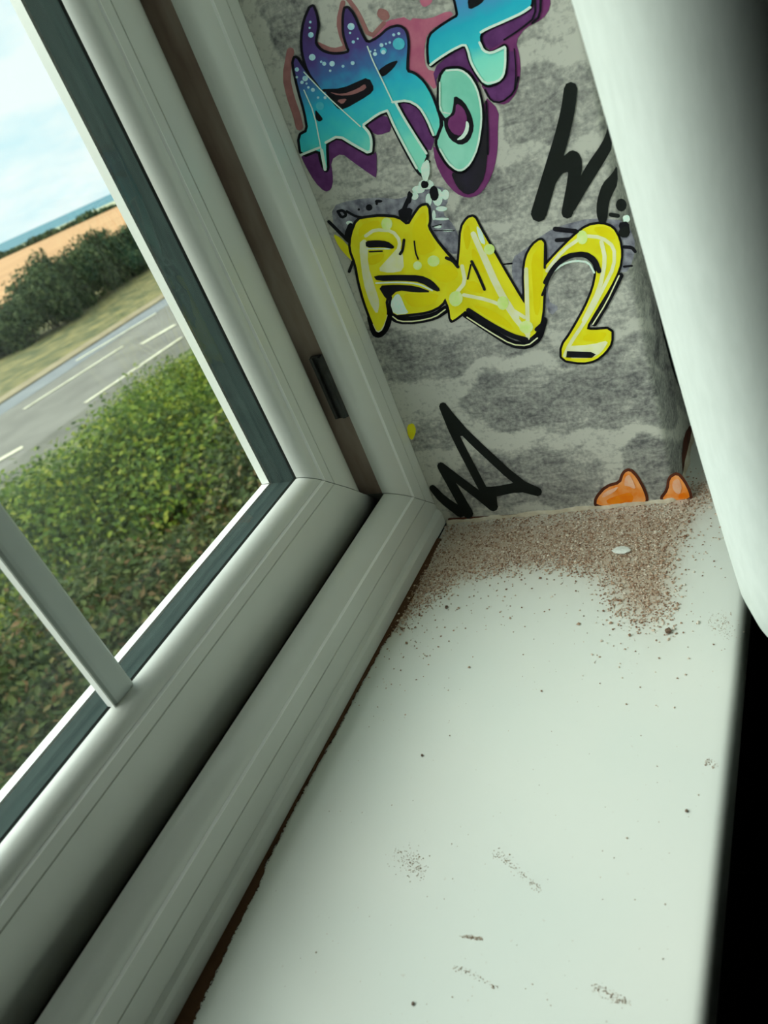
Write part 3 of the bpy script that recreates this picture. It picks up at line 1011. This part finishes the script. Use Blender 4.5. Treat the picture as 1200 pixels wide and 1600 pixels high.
p.stroke('D', [(620, 410), (720, 280), (850, 190), (960, 200), (1040, 260), (1040, 380), (970, 520), (880, 690), (760, 870), (730, 940)], 22)
p.stroke('D', [(960, 230), (985, 340), (950, 520), (850, 720)], 26)
p.poly('D', [(740, 880), (900, 870), (1010, 840), (960, 920), (900, 955), (740, 955)])
p.build('graffiti_highlight', mp_cream, 'pale cream strokes on the yellow letters')
p = Print(8)
p.disc('C', 475, 245, 44, 50).disc('C', 840, 535, 48, 44).disc('C', 715, 570, 34).disc('C', 1010, 830, 50, 60)
p.disc('D', 260, 275, 34).disc('D', 840, 200, 34, 44).disc('D', 60, 580, 34, 44).disc('D', 345, 610, 36, 44).disc('D', 490, 760, 44, 40)
p.build('graffiti_dots', mp_lime, 'pale lime spray dots on the yellow letters')
p = Print(8)
p.poly('C', [(500, 860), (550, 790), (580, 800), (620, 900), (650, 945), (530, 955)])
p.poly('D', [(175, 120), (215, 160), (240, 250), (200, 230)])
p.stroke('C', [(390, 708), (560, 700), (720, 712), (830, 765)], 12)
p.stroke('C', [(320, 440), (500, 440)], 9)
p.stroke('D', [(650, 420), (720, 365), (800, 345), (880, 355), (915, 420)], 12)
p.build('graffiti_highlight', mp_white, 'white glints on the yellow letters')
p = Print(9)
p.poly('C', [(308, 378), (400, 372), (480, 380), (535, 420), (525, 442), (440, 425), (315, 432)])
p.poly('C', [(368, 648), (560, 642), (740, 645), (830, 685), (900, 765), (860, 775), (740, 700), (600, 688), (400, 692)])
p.poly('C', [(405, 728), (550, 718), (700, 728), (835, 778), (700, 780), (560, 762), (500, 820), (470, 835)])
p.stroke('C', [(340, 462), (440, 458)], 12)
p.stroke('C', [(610, 370), (600, 450), (580, 480)], 22)
p.stroke('C', [(690, 380), (700, 470), (720, 520)], 12)
p.stroke('C', [(940, 510), (990, 530), (1030, 580)], 26)
p.stroke('D', [(150, 350), (190, 430), (230, 525)], 18)
p.stroke('D', [(145, 370), (125, 460)], 10)
p.stroke('D', [(130, 655), (260, 740), (400, 815), (490, 838)], 30)
p.stroke('D', [(610, 480), (660, 390), (740, 315), (860, 300), (920, 340), (945, 410)], 30)
p.poly('D', [(745, 910), (895, 915), (925, 930), (900, 952), (740, 950)], 0)
p.stroke('D', [(555, 775), (600, 735)], 26)
p.stroke('D', [(608, 250), (606, 390)], 14)
p.stroke('D', [(590, 560), (615, 500)], 14)
p.build('graffiti_counter', mp_ink, 'black bars and gaps inside the yellow letters')
# yellow scraps beside the frame
p = Print(4)
p.poly('C', [(50, 320), (120, 360), (190, 440), (240, 560), (180, 520), (100, 430)])
p.poly('P', [(636, 664), (646, 660), (651, 672), (645, 688), (638, 682)])
p.build('graffiti_scrap', mp_yellow, 'yellow scrap of lettering beside the frame')

# ---- black marker tags
p = Print(4)
p.stroke('E', [(437, 150), (415, 330), (360, 560), (290, 790), (170, 1195)], 112, w1=132)
p.poly('E', [(300, 720), (370, 720), (440, 660), (500, 680), (530, 740), (530, 840), (500, 980), (440, 900), (420, 840), (360, 860), (290, 980)])
p.stroke('E', [(470, 760), (465, 900), (408, 1185)], 110, w1=98)
p.poly('E', [(735, 380), (770, 390), (785, 640), (740, 720), (660, 850), (560, 1010), (450, 1200), (410, 1160), (480, 960), (560, 800), (700, 600), (740, 500)])
p.poly('E', [(825, 780), (830, 940), (790, 1020), (755, 1100), (740, 1260), (680, 1280), (650, 1200), (655, 1080), (700, 940), (780, 860)])
p.disc('E', 858, 1120, 46, 54)
p.stroke('E', [(770, 1200), (830, 1210)], 36)
p.poly('E', [(830, 1330), (900, 1290), (925, 1320), (920, 1390), (850, 1390)])
p.build('marker_tag', mp_black, 'thick black marker strokes at the corner of the wall')
p = Print(4)
for pts, w, w1 in [([(262, 172), (350, 390), (590, 850), (655, 955)], 62, 66), ([(262, 172), (330, 260), (450, 400), (850, 770), (1000, 840)], 58, 70),
                   ([(995, 838), (860, 800), (620, 850)], 66, 80), ([(246, 638), (330, 780), (460, 1010)], 60, 80), ([(246, 638), (400, 760), (560, 880), (655, 955)], 56, 76),
                   ([(180, 810), (260, 900), (400, 1000)], 50, 80)]:
    p.stroke('F', pts, w, w1=w1)
p.poly('F', [(250, 160), (320, 200), (440, 340), (440, 400), (350, 410), (290, 290)])
p.poly('F', [(560, 800), (660, 800), (860, 760), (920, 830), (680, 850), (690, 970), (620, 960), (540, 880)])
p.build('marker_tag', mp_black, 'black zigzag marker scrawl above the sill')

# ---- orange scraps at the foot
O1 = [(165, 690), (240, 605), (350, 575), (375, 495), (418, 472), (470, 525), (520, 615), (548, 695), (530, 735), (330, 745), (160, 745)]
O2 = [(665, 705), (725, 625), (735, 535), (790, 502), (840, 560), (880, 640), (890, 690), (780, 705)]
p = Print(4)
p.stroke('G', O1, 46, True).stroke('G', O2, 46, True)
p.build('graffiti_outline', mp_brown, 'dark brown outline of the orange scraps')
Print(5).poly('G', O1).poly('G', O2).build('graffiti_scrap', mp_orange, 'orange painted scraps at the foot of the wall')
p = Print(6)
p.poly('G', [(235, 700), (330, 665), (420, 640), (455, 680), (430, 730), (250, 736)])
p.poly('G', [(800, 660), (850, 640), (870, 680), (800, 695)])
p.build('graffiti_scrap', mp_deep, 'deep orange centre of the orange scraps')
p = Print(7)
p.poly('G', [(385, 520), (420, 500), (450, 560), (470, 620), (400, 590), (375, 590)])
p.poly('G', [(760, 550), (800, 530), (830, 600), (810, 660), (770, 640), (750, 590)])
p.poly('G', [(220, 640), (340, 590), (300, 640), (200, 690)])
p.build('graffiti_highlight', mp_peach, 'peach lights on the orange scraps')
p = Print(3)
p.stroke('P', [(702, 811), (800, 805), (930, 795)], 4.0, w1=2.0)
p.build('torn_edge', mp_brown, 'brown torn lower edge of the wallpaper')
# print on the room face, round the corner
p = Print(2, room_pt)
p.poly('P', [(1071, 770), (1064, 720), (1068, 680), (1080, 660), (1092, 690), (1088, 730), (1079, 765)])
p.build('graffiti_scrap', mp_brown, 'rusty brown print round the wall corner')
p = Print(2, room_pt)  # black streaks drawn as one long shape that paints in this face's shade
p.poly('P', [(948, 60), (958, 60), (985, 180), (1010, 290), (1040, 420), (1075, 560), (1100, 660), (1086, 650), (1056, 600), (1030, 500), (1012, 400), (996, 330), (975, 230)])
p.build('marker_tag', mp_black, 'black strokes with painted shade round the wall corner')

# ================================================================== curtain
S_pts = [(0.02, -0.0850, -0.1900), (0.135, -0.0850, -0.1795), (0.262, -0.0850, -0.1683)]


def curt_S(z):
    z2 = min(z, 0.5)
    return -0.0850, -0.1900 + (z2 - 0.02) * 0.0892


sect = []
for k in range(0, 41):                     # the rounded leading fold, window side round to room side
    a_ = math.radians(90 + k / 40 * 190)
    sect.append((0.041 * math.cos(a_), -0.029 + 0.029 * math.sin(a_)))
back = [(0.035 + 0.02 * k, -0.002 - 0.006 * (1 - math.cos(k * 0.9)) / 2) for k in range(14, -1, -1)]
front = []
for k in range(1, 40):
    x_ = 0.010 + 0.009 * k
    front.append((x_, -0.056 + 0.012 * math.sin(k * 0.42 + 3.4) - 0.001))
line = back + sect + front
zz = np.concatenate([[0.016, 0.0165, 0.018, 0.022], np.linspace(0.03, 0.5, 40), np.linspace(0.55, 1.40, 12)])
vs, fs = [], []
for zi, z in enumerate(zz):
    sx_, sy_ = curt_S(z)
    flare = 1 + 0.10 * max(0, z - 0.3)
    for (dx, dy) in line:
        hem = 0.0
        if z < 0.03:
            hem = 0.0022 * (0.03 - z) / 0.014
        r_in = 1 - hem / 0.029
        wob = 0.0005 * math.sin(z * 23 + dx * 60)
        vs.append((sx_ + dx * r_in, sy_ - 0.029 + (dy + 0.029) * r_in * flare + wob, z))
nl = len(line)
for i in range(len(zz) - 1):
    for j in range(nl - 1):
        fs.append((i * nl + j, i * nl + j + 1, (i + 1) * nl + j + 1, (i + 1) * nl + j))
cur = make('curtain', vs, fs, M['curtain'], smooth=True)
md = cur.modifiers.new('thickness', 'SOLIDIFY')
md.thickness = 0.0012
md.offset = 1.0
tag(cur, 'plain white curtain hanging at right in front of the papered wall', 'curtain')

# ================================================================== dust, crumbs and smears on the sill
OCT = [(1, 0, 0), (-1, 0, 0), (0, 1, 0), (0, -1, 0), (0, 0, 1), (0, 0, -1)]
OCF = [(0, 2, 4), (2, 1, 4), (1, 3, 4), (3, 0, 4), (2, 0, 5), (1, 2, 5), (3, 1, 5), (0, 3, 5)]


def grains(points, smin, smax, zbase=0.0):
    v, f = [], []
    for (x, y) in points:
        s = RNG.uniform(smin, smax) * (1.0 if RNG.random() < 0.93 else 1.6)
        a_ = RNG.uniform(0, 6.28)
        ca, sa = math.cos(a_), math.sin(a_)
        k = len(v)
        sx2, sy2, sz2 = s * RNG.uniform(.6, 1.1), s * RNG.uniform(.6, 1.1), s * RNG.uniform(.45, .8)
        for (ox, oy, oz) in OCT:
            ox *= sx2 * RNG.uniform(.8, 1.2)
            oy *= sy2 * RNG.uniform(.8, 1.2)
            v.append((x + ca * ox - sa * oy, y + sa * ox + ca * oy, zbase + sz2 * (oz + 0.75)))
        f += [tuple(i + k for i in q) for q in OCF]
    return v, f


M['grain'] = island_mat('brick_dust_grains', [(0.0, (0.24, 0.13, 0.08)), (0.3, (0.40, 0.26, 0.175)), (0.55, (0.54, 0.39, 0.28)), (0.78, (0.70, 0.57, 0.45)), (1.0, (0.86, 0.79, 0.68))])
M['grain_dark'] = island_mat('dark_dirt_grains', [(0.0, (0.035, 0.014, 0.006)), (0.5, (0.085, 0.038, 0.018)), (1.0, (0.16, 0.085, 0.045))])
M['smear'] = island_mat('dust_smear_grains', [(0.0, (0.28, 0.20, 0.14)), (0.5, (0.46, 0.36, 0.27)), (1.0, (0.66, 0.57, 0.47))])

corners = np.array([hit_z(*q) for q in DUST])
x0, x1 = corners[:, 0].min() - 0.02, corners[:, 0].max() + 0.02
y0, y1 = -0.184, -0.001
cand = np.stack([NR.uniform(-0.16, 0.055, 105000), NR.uniform(y0, y1, 105000)], -1)
c3 = np.concatenate([cand, np.zeros((len(cand), 1))], 1)
cpx = project(c3)
sd = poly_sdf(cpx, DUST)
fall = [(945, 850), (1050, 860), (1055, 930), (1050, 985), (1000, 985), (955, 960), (930, 900)]
sd2 = poly_sdf(cpx, fall)
LIGHT = [(690, 830), (760, 825), (790, 850), (740, 880), (690, 880)]
sd3 = poly_sdf(cpx, LIGHT)
EDGE = [(640, 900), (720, 870), (860, 850), (990, 870), (960, 905), (830, 885), (720, 905), (620, 980), (600, 985)]
sd4 = poly_sdf(cpx, EDGE)
dens = 0.46 / (1 + np.exp(sd / 5.0))
dens = np.maximum(dens, 0.30 / (1 + np.exp(sd2 / 7.0)))
dens = np.maximum(dens, 0.62 / (1 + np.exp(sd4 / 4.0)))
dens *= 1 - 0.45 / (1 + np.exp(sd3 / 8.0))
clump = 0.5 + 0.5 * np.sin(cpx[:, 0] / 9 + 3 * np.sin(cpx[:, 1] / 13)) * np.sin(cpx[:, 1] / 7 + 2 * np.sin(cpx[:, 0] / 17))
dens *= 0.55 + 0.75 * clump
far_ = np.exp(-np.maximum(sd, 0) / 45.0) * 0.03
dens = np.maximum(dens, far_)
# keep off the wall foot, the frame and its own room-side horn edge
ok = (cand[:, 0] < WD[0] / WD[1] * cand[:, 1] - 0.0022) | ((cand[:, 1] < YW - 0.003))
ok &= cand[:, 1] < -0.0015
sel = ok & (NR.rand(len(cand)) < dens)
v, f = grains(cand[sel], 0.00032, 0.00082)
dust_o = make('brick_dust', v, f, M['grain'])
tag(dust_o, 'reddish brown brick dust scattered at the foot of the papered wall', 'dust', kind='stuff')

# sparse specks over the rest of the sill
cand = np.stack([NR.uniform(-0.36, -0.01, 900), NR.uniform(-0.178, -0.012, 900)], -1)
keep = NR.rand(900) < 0.33
v, f = grains(cand[keep], 0.00012, 0.00034)
tag(make('dust_specks', v, f, M['smear']), 'sparse fine specks of dust over the bare sill', 'dust', kind='stuff')

# dark line of dirt along the foot of the frame
EDGE_R = [(690, 842), (664, 895), (640, 945), (612, 990), (596, 1012), (580, 1042), (565, 1068), (548, 1100), (530, 1137), (505, 1180), (480, 1225), (456, 1270), (436, 1310), (416, 1350), (404, 1385), (384, 1422),
          (366, 1458), (346, 1502), (322, 1552), (300, 1600), (280, 1660), (255, 1740)]
er = [hit_z(*q) for q in EDGE_R]
fine = []
for i in range(len(er) - 1):
    for kk in range(6):
        fine.append(er[i] * (1 - kk / 6) + er[i + 1] * (kk / 6))
vs, fs = [], []
for i, pnt in enumerate(fine):
    wv = max(0.0006, -pnt[1] + RNG.uniform(-0.0005, 0.0005))
    wv = min(wv, 0.009)
    hgt = 0.0005 + RNG.uniform(0, 0.0004)
    for (yy, z) in ((0.0, 0.0008), (-wv * 0.5, hgt), (-wv * 0.9, hgt * 0.7), (-wv, 0.0001)):
        vs.append((pnt[0], yy - 0.0001, z))
    if i:
        for j in range(3):
            q = (i - 1) * 4 + j
            fs.append((q, q + 1, q + 5, q + 4))
pts = []
for i, pnt in enumerate(fine):
    for _ in range(5):
        pts.append((pnt[0] + RNG.uniform(-0.002, 0.002), pnt[1] + RNG.uniform(-0.0006, 0.001)))
gv, gf = grains([q for q in pts if q[1] < -0.0008], 0.0002, 0.0005)
k = len(vs)
vs += gv
fs += [tuple(i + k for i in q) for q in gf]
tag(make('dirt_line', vs, fs, M['grain_dark']), 'dark brown line of dirt along the foot of the window frame', 'dirt', kind='stuff')


def crumb(name, px, py, size, mat, label, cat, flat=0.6, seed=1):
    rr = random.Random(seed)
    bm = bmesh.new()
    bmesh.ops.create_icosphere(bm, subdivisions=2, radius=1.0)
    for v_ in bm.verts:
        k_ = rr.uniform(0.78, 1.12)
        v_.co = Vector((v_.co.x * size[0] * k_, v_.co.y * size[1] * k_, v_.co.z * size[2] * k_))
    zmin = min(v_.co.z for v_ in bm.verts)
    for v_ in bm.verts:
        v_.co.z -= zmin
    me = bpy.data.meshes.new(name)
    bm.to_mesh(me)
    bm.free()
    me.materials.append(mat)
    o = bpy.data.objects.new(name, me)
    COL.objects.link(o)
    p_ = hit_z(px, py)
    o.location = (p_[0], p_[1], 0.00005)
    return tag(o, label, cat)


M['chip'] = noise_mat('white_plaster_chip', (0.78, 0.80, 0.74), (0.86, 0.88, 0.82), 900, 0.8, bump=0.3)
M['brick'] = noise_mat('brown_brick_crumb', (0.10, 0.06, 0.04), (0.28, 0.18, 0.12), 900, 0.9, bump=0.4)
crumb('plaster_chip', 973, 862, (0.0030, 0.0056, 0.0012), M['chip'], 'white flake of plaster lying in the brick dust', 'plaster chip', seed=3)
crumb('brick_crumb', 1045, 988, (0.0019, 0.0016, 0.0011), M['brick'], 'brown brick crumb at the near edge of the dust', 'crumb', seed=5)
crumb('brick_crumb', 698, 950, (0.0012, 0.0010, 0.0008), M['brick'], 'small brown crumb alone near the frame below the dust', 'crumb', seed=8)
crumb('brick_crumb', 660, 1181, (0.0007, 0.0006, 0.0005), M['brick'], 'tiny brown crumb alone on the middle of the bare sill', 'crumb', seed=9)
crumb('brick_crumb', 1073, 1268, (0.0007, 0.0006, 0.0005), M['brick'], 'tiny brown crumb close to the front edge of the sill', 'crumb', seed=12)
crumb('brick_crumb', 646, 1569, (0.0007, 0.0006, 0.0005), M['brick'], 'tiny brown crumb at the near bottom of the sill', 'crumb', seed=14)


def smear(pts, width, n, label, smin=0.00014, smax=0.00032):
    q = []
    for _ in range(n):
        t_ = RNG.random() * (len(pts) - 1)
        i = min(int(t_), len(pts) - 2)
        fr2 = t_ - i
        x = pts[i][0] * (1 - fr2) + pts[i + 1][0] * fr2 + RNG.gauss(0, width)
        y = pts[i][1] * (1 - fr2) + pts[i + 1][1] * fr2 + RNG.gauss(0, width)
        p_ = hit_z(x, y)
        q.append((p_[0], p_[1]))
    v, f = grains(q, smin, smax)
    o = make('dust_smear', v, f, M['smear'])
    tag(o, label, 'smear', 'dust smears on the bare sill')
    return o


smear([(625, 1345), (640, 1335), (648, 1355), (660, 1365)], 9, 170, 'round blotchy dust smear on the near half of the sill')
smear([(770, 1332), (790, 1342), (815, 1365), (845, 1392)], 4, 120, 'long thin dust streak slanting beside the round smear')
smear([(722, 1463), (738, 1465), (755, 1468)], 1.5, 110, 'short dark dust dash below the round smear', 0.00014, 0.0003)
smear([(710, 1512), (730, 1518), (752, 1530), (778, 1544)], 2.5, 60, 'broken thin dust streak below the short dark dash')
smear([(928, 1542), (945, 1550), (965, 1562), (985, 1570)], 4, 110, 'slanting dust smear at the near right of the sill')
smear([(1103, 1188), (1112, 1195), (1118, 1200)], 3, 50, 'small dust fleck beside the front edge of the sill')
smear([(1118, 965), (1130, 975), (1140, 985), (1125, 970)], 9, 130, 'faint dust patch beside the curtain hem')

# ================================================================== outdoors
d1, d2 = wdir(0, 380), wdir(168, 304)      # the land falls gently towards the sea
GN = np.cross(d1, d2)
GN = _n(GN * np.sign(GN[2]))
GH = 4.0                                   # camera height above the lawn


def gpt(px, py):
    d = wdir(px, py)
    return CAM + d * (-GH / (d @ GN))


def gz(x, y, lift=0.0):
    return CAM[2] + (-GH + lift - GN[0] * (x - CAM[0]) - GN[1] * (y - CAM[1])) / GN[2]


def strip(name, pts, mat, lift, parent=None, thick=0.0):
    vs = [(x, y, gz(x, y, lift)) for x, y in pts]
    n = len(vs)
    fs = [tuple(range(n))]
    if thick:
        vs += [(x, y, gz(x, y, lift - thick)) for x, y in pts]
        fs = [tuple(range(n)), tuple(range(2 * n - 1, n - 1, -1))] + [(i, i + n, (i + 1) % n + n, (i + 1) % n) for i in range(n)]
    return make(name, vs, fs, mat, parent)


M['grass'] = noise_mat('rough_grass', (0.05, 0.075, 0.02), (0.16, 0.17, 0.055), 1.6, 0.95, 8)
M['verge'] = noise_mat('dry_verge', (0.065, 0.075, 0.02), (0.22, 0.185, 0.06), 1.6, 0.95, 10)
M['road'] = noise_mat('worn_asphalt', (0.145, 0.135, 0.11), (0.20, 0.188, 0.155), 0.8, 0.9, 8)
M['road_edge'] = noise_mat('grey_shoulder', (0.16, 0.172, 0.18), (0.21, 0.22, 0.22), 0.8, 0.9, 8)
M['line'] = noise_mat('worn_road_paint', (0.56, 0.52, 0.36), (0.74, 0.70, 0.52), 3, 0.8)
M['kerb'] = noise_mat('sandy_kerb', (0.24, 0.185, 0.10), (0.31, 0.25, 0.14), 1.2, 0.9)
M['field'] = noise_mat('stubble_field', (0.41, 0.205, 0.075), (0.55, 0.30, 0.125), 0.12, 0.95, 8, stretch=(0.25, 2.2, 1))
M['headland'] = noise_mat('pale_headland', (0.34, 0.36, 0.20), (0.44, 0.43, 0.26), 0.02, 0.95)
M['sea'] = noise_mat('far_sea', (0.115, 0.215, 0.255), (0.15, 0.26, 0.30), 0.01, 0.9, spec=0.0)

xa, xb = -40, 160
tag(strip('ground', [(-60, 0.3), (120, 0.3), (120, 15.6), (-60, 15.6)], M['grass'], 0.0), kind='structure')
rd = strip('road', [(-60, 15.0), (160, 12.8), (160, 19.2), (-60, 21.4)], M['road'], 0.0)
tag(rd, kind='structure')


def road_line(x0, y0, x1, y1, w, name='lane_marking'):
    d = _n(np.array([x1 - x0, y1 - y0]))
    nn = np.array([-d[1], d[0]]) * w / 2
    return strip(name, [(x0 - nn[0], y0 - nn[1]), (x1 - nn[0], y1 - nn[1]), (x1 + nn[0], y1 + nn[1]), (x0 + nn[0], y0 + nn[1])], M['line'], 0.02, rd, 0.01)


for (pa, pb, w) in [((120, 564), (244, 490), 0.16), ((38, 640), (192, 542), 0.14), ((222, 538), (274, 508), 0.26), ((134, 630), (284, 528), 0.16), ((-40, 742), (36, 699), 0.26)]:
    ga, gb2 = gpt(*pa), gpt(*pb)
    road_line(ga[0], ga[1], gb2[0], gb2[1], w)
sh = strip('road_shoulder', [(-60, 21.3), (160, 19.1), (160, 20.6), (-60, 22.8)], M['road_edge'], 0.005)
tag(sh, kind='structure')
tag(strip('kerb', [(-60, 22.7), (160, 20.5), (160, 21.3), (-60, 23.5)], M['kerb'], 0.05, None, 0.2), kind='structure')
tag(strip('verge', [(-60, 23.4), (160, 21.2), (160, 45), (-60, 47)], M['verge'], 0.0), kind='structure')
tag(strip('field', [(-200, 44), (300, 44), (520, 225), (-300, 225)], M['field'], 0.02), kind='structure')
tag(strip('headland', [(-400, 224), (620, 224), (900, 330), (-500, 330)], M['headland'], 0.01), kind='structure')
tag(strip('sea', [(-900, 329), (1400, 329), (9000, 6000), (-6000, 6000)], M['sea'], 0.0), kind='structure')

# ---- foliage
M['leaf_near'] = island_mat('bright_leaves', [(0.0, (0.035, 0.07, 0.014)), (0.45, (0.10, 0.175, 0.024)), (0.8, (0.215, 0.29, 0.03)), (1.0, (0.36, 0.36, 0.05))], 0.7, 0.35)
M['leaf_mid'] = island_mat('green_brown_leaves', [(0.0, (0.03, 0.05, 0.016)), (0.5, (0.078, 0.115, 0.032)), (0.8, (0.16, 0.185, 0.055)), (0.9, (0.19, 0.13, 0.055)), (1.0, (0.25, 0.14, 0.06))], 0.75, 0.3)
M['leaf_hedge'] = island_mat('dark_hedge_leaves', [(0.0, (0.025, 0.045, 0.02)), (0.5, (0.055, 0.09, 0.035)), (1.0, (0.14, 0.17, 0.065))], 0.8, 0.2)
M['bark'] = noise_mat('brown_bark', (0.04, 0.025, 0.015), (0.10, 0.065, 0.04), 12, 0.9, bump=0.5)


def foliage_mesh(name, rx, ry, hgt, n, leaf, seed, mat, lobes=9):
    rr = random.Random(seed)
    lob = []
    for i in range(lobes):
        a_ = rr.uniform(0, 6.283)
        q = math.sqrt(rr.random()) * 0.62
        zc = rr.uniform(0.30, 0.72) * (1 - 0.35 * q)
        lob.append((q * math.cos(a_) * rx, q * math.sin(a_) * ry, zc * hgt, rr.uniform(0.34, 0.5)))
    lob.append((0, 0, 0.55 * hgt, 0.5))
    v, f = [], []
    for i in range(n):
        lx, ly, lz, ls = lob[rr.randrange(len(lob))]
        th, cz = rr.uniform(0, 6.283), rr.uniform(-0.9, 1)
        sr = math.sqrt(1 - cz * cz)
        rad = ls * (rr.random() ** 0.33) * rr.uniform(0.85, 1.08)
        c = Vector((lx + rad * sr * math.cos(th) * rx, ly + rad * sr * math.sin(th) * ry, max(0.05, lz + rad * cz * hgt)))
        nrm = (Vector((sr * math.cos(th), sr * math.sin(th), cz + 0.35)) + Vector((rr.gauss(0, .5), rr.gauss(0, .5), rr.gauss(0, .5)))).normalized()
        tan = nrm.orthogonal().normalized()
        tan.rotate(Matrix.Rotation(rr.uniform(0, 6.283), 3, nrm))
        bt = nrm.cross(tan)
        L_ = leaf * rr.uniform(0.6, 1.25)
        W_ = L_ * rr.uniform(0.42, 0.6)
        k = len(v)
        v += [tuple(c - tan * L_ * .5), tuple(c + bt * W_ * .5 + nrm * L_ * .06), tuple(c + tan * L_ * .5), tuple(c - bt * W_ * .5 + nrm * L_ * .06)]
        f += [(k, k + 1, k + 2), (k, k + 2, k + 3)]
    zt = sorted(q[2] for q in v)[int(len(v) * 0.985)]
    v = [(q[0], q[1], q[2] * hgt / zt) for q in v]
    me = bpy.data.meshes.new(name)
    me.from_pydata(v, [], f)
    me.materials.append(mat)
    return me


def stems_mesh(name, rx, ry, hgt, seed, n=7, r0=0.03):
    rr = random.Random(seed)
    mb = MB()
    for i in range(n):
        a_ = rr.uniform(0, 6.283)
        e_ = Vector((math.cos(a_) * rx * rr.uniform(.2, .55), math.sin(a_) * ry * rr.uniform(.2, .55), hgt * rr.uniform(.55, .8)))
        p0 = Vector((math.cos(a_) * 0.08, math.sin(a_) * 0.08, -0.15))
        pts = [p0, p0.lerp(e_, 0.5) + Vector((rr.uniform(-.1, .1), rr.uniform(-.1, .1), hgt * .08)), e_]
        vs, fs = [], []
        for j, q in enumerate(pts):
            r = r0 * (1 - 0.38 * j)
            for s in range(5):
                b_a = 6.283 * s / 5
                vs.append((q.x + r * math.cos(b_a), q.y + r * math.sin(b_a), q.z))
        for j in range(2):
            for s in range(5):
                fs.append((j * 5 + s, j * 5 + (s + 1) % 5, j * 5 + 5 + (s + 1) % 5, j * 5 + 5 + s))
        mb.add(vs, fs)
    me = bpy.data.meshes.new(name)
    me.from_pydata(mb.v, [], mb.f)
    me.materials.append(M['bark'])
    return me


def shrub(name, x, y, fm, sm, label, group, rot=0.0, sc=(1, 1, 1)):
    root = empty(name, (x, y, gz(x, y)))
    root.rotation_euler = (0, 0, rot)
    root.scale = sc
    for nm, me in (('foliage', fm), ('branches', sm)):
        o = bpy.data.objects.new(nm, me)
        COL.objects.link(o)
        o.parent = root
        if nm == 'foliage':
            o['kind'] = 'stuff'
    return tag(root, label, 'shrub', group)


fmA = foliage_mesh('foliage', 2.3, 2.0, 2.0, 32000, 0.09, 3, M['leaf_near'], 13)
fmB = foliage_mesh('foliage', 1.8, 1.8, 1.45, 20000, 0.085, 5, M['leaf_mid'], 10)
smA = stems_mesh('branches', 2.0, 1.8, 1.9, 2)
smB = stems_mesh('branches', 1.6, 1.6, 1.4, 4)
near = [(5.9, 7.0, fmA, smA, 'bright green leafy shrub by the road, nearest the window corner', 0.3, (1, 1, 0.86)),
        (4.2, 7.6, fmA, smA, 'bright green leafy shrub at the left beside the road', 2.1, (0.95, 1, 0.88)),
        (8.0, 8.2, fmA, smA, 'green shrub tucked behind the right side of the sash', 4.0, (1, 1, 0.74)),
        (5.2, 4.9, fmB, smB, 'dull green shrub with brown leaves low in the main pane', 0.0, (1, 1, 0.95)),
        (3.1, 5.2, fmB, smB, 'dull green shrub behind the glazing bar', 1.3, (1, 1, 0.92)),
        (1.6, 5.6, fmB, smB, 'pale green shrub in the small pane left of the bar', 2.6, (1, 1, 1.0)),
        (6.6, 5.0, fmB, smB, 'dull green shrub low down beside the sash stile', 3.9, (1, 1, 1.0)),
        (2.6, 3.3, fmB, smB, 'dull green shrub lowest in view against the house', 5.0, (0.9, 0.8, 0.7)),
        (1.0, 3.6, fmB, smB, 'shrub at the lower left edge of the small pane', 0.8, (0.9, 0.9, 0.8))]
for x, y, a_, b2, lab, rot, sc in near:
    shrub('garden_shrub', x, y, a_, b2, lab, 'garden shrubs under the window', rot, sc)

fmH = [foliage_mesh('foliage', 1.9, 1.6, 2.1, 5200, 0.2, 20 + i, M['leaf_hedge'], 8) for i in range(3)]
smH = stems_mesh('branches', 2.0, 1.6, 2.2, 40, 6, 0.05)
hedge_px = [(-30, 572), (12, 552), (52, 534), (88, 512), (118, 492), (146, 472), (172, 452), (198, 436), (224, 420), (250, 404)]
hh = [0.7, 0.72, 0.9, 1.25, 1.35, 1.15, 1.3, 1.1, 1.05, 1.0]
places = ['first at the left edge of the pane', 'second from the left edge of the pane', 'third from the left edge of the pane', 'fourth from the left edge of the pane',
          'fifth from the left edge of the pane', 'sixth from the left edge of the pane', 'fifth from the sash stile', 'fourth from the sash stile', 'third from the sash stile', 'nearest the sash stile']
for i, (q, s) in enumerate(zip(hedge_px, hh)):
    g = gpt(*q)
    shrub('hedge_bush', g[0], g[1], fmH[i % 3], smH, 'dark hedge bush beyond the road, ' + places[i], 'hedge bushes along the stubble field', i * 1.7, (1.0, 1.0, s))
# far hedge line between field and headland
fa, fb = gpt(-10, 410), gpt(185, 322)
rr = random.Random(5)
v, f = [], []
for i in range(2600):
    u = rr.random()
    cx, cy = fa[0] * (1 - u) + fb[0] * u + rr.gauss(0, 1.2), fa[1] * (1 - u) + fb[1] * u + rr.gauss(0, 1.2)
    top_ = 1.2 + 0.9 * math.sin(u * 31) * math.sin(u * 13 + 1)
    cz = gz(cx, cy, rr.uniform(-0.4, max(0.2, top_)))
    nrm = Vector((rr.gauss(0, 1), rr.gauss(0, 1), rr.gauss(0.4, 1))).normalized()
    tan = nrm.orthogonal().normalized()
    bt = nrm.cross(tan)
    c = Vector((cx, cy, cz))
    k = len(v)
    v += [tuple(c - tan * .6), tuple(c + bt * .4), tuple(c + tan * .6), tuple(c - bt * .4)]
    f += [(k, k + 1, k + 2, k + 3)]
tag(make('far_hedge', v, f, M['leaf_hedge']), 'thin dark hedge line far off between stubble field and sea', 'hedge')
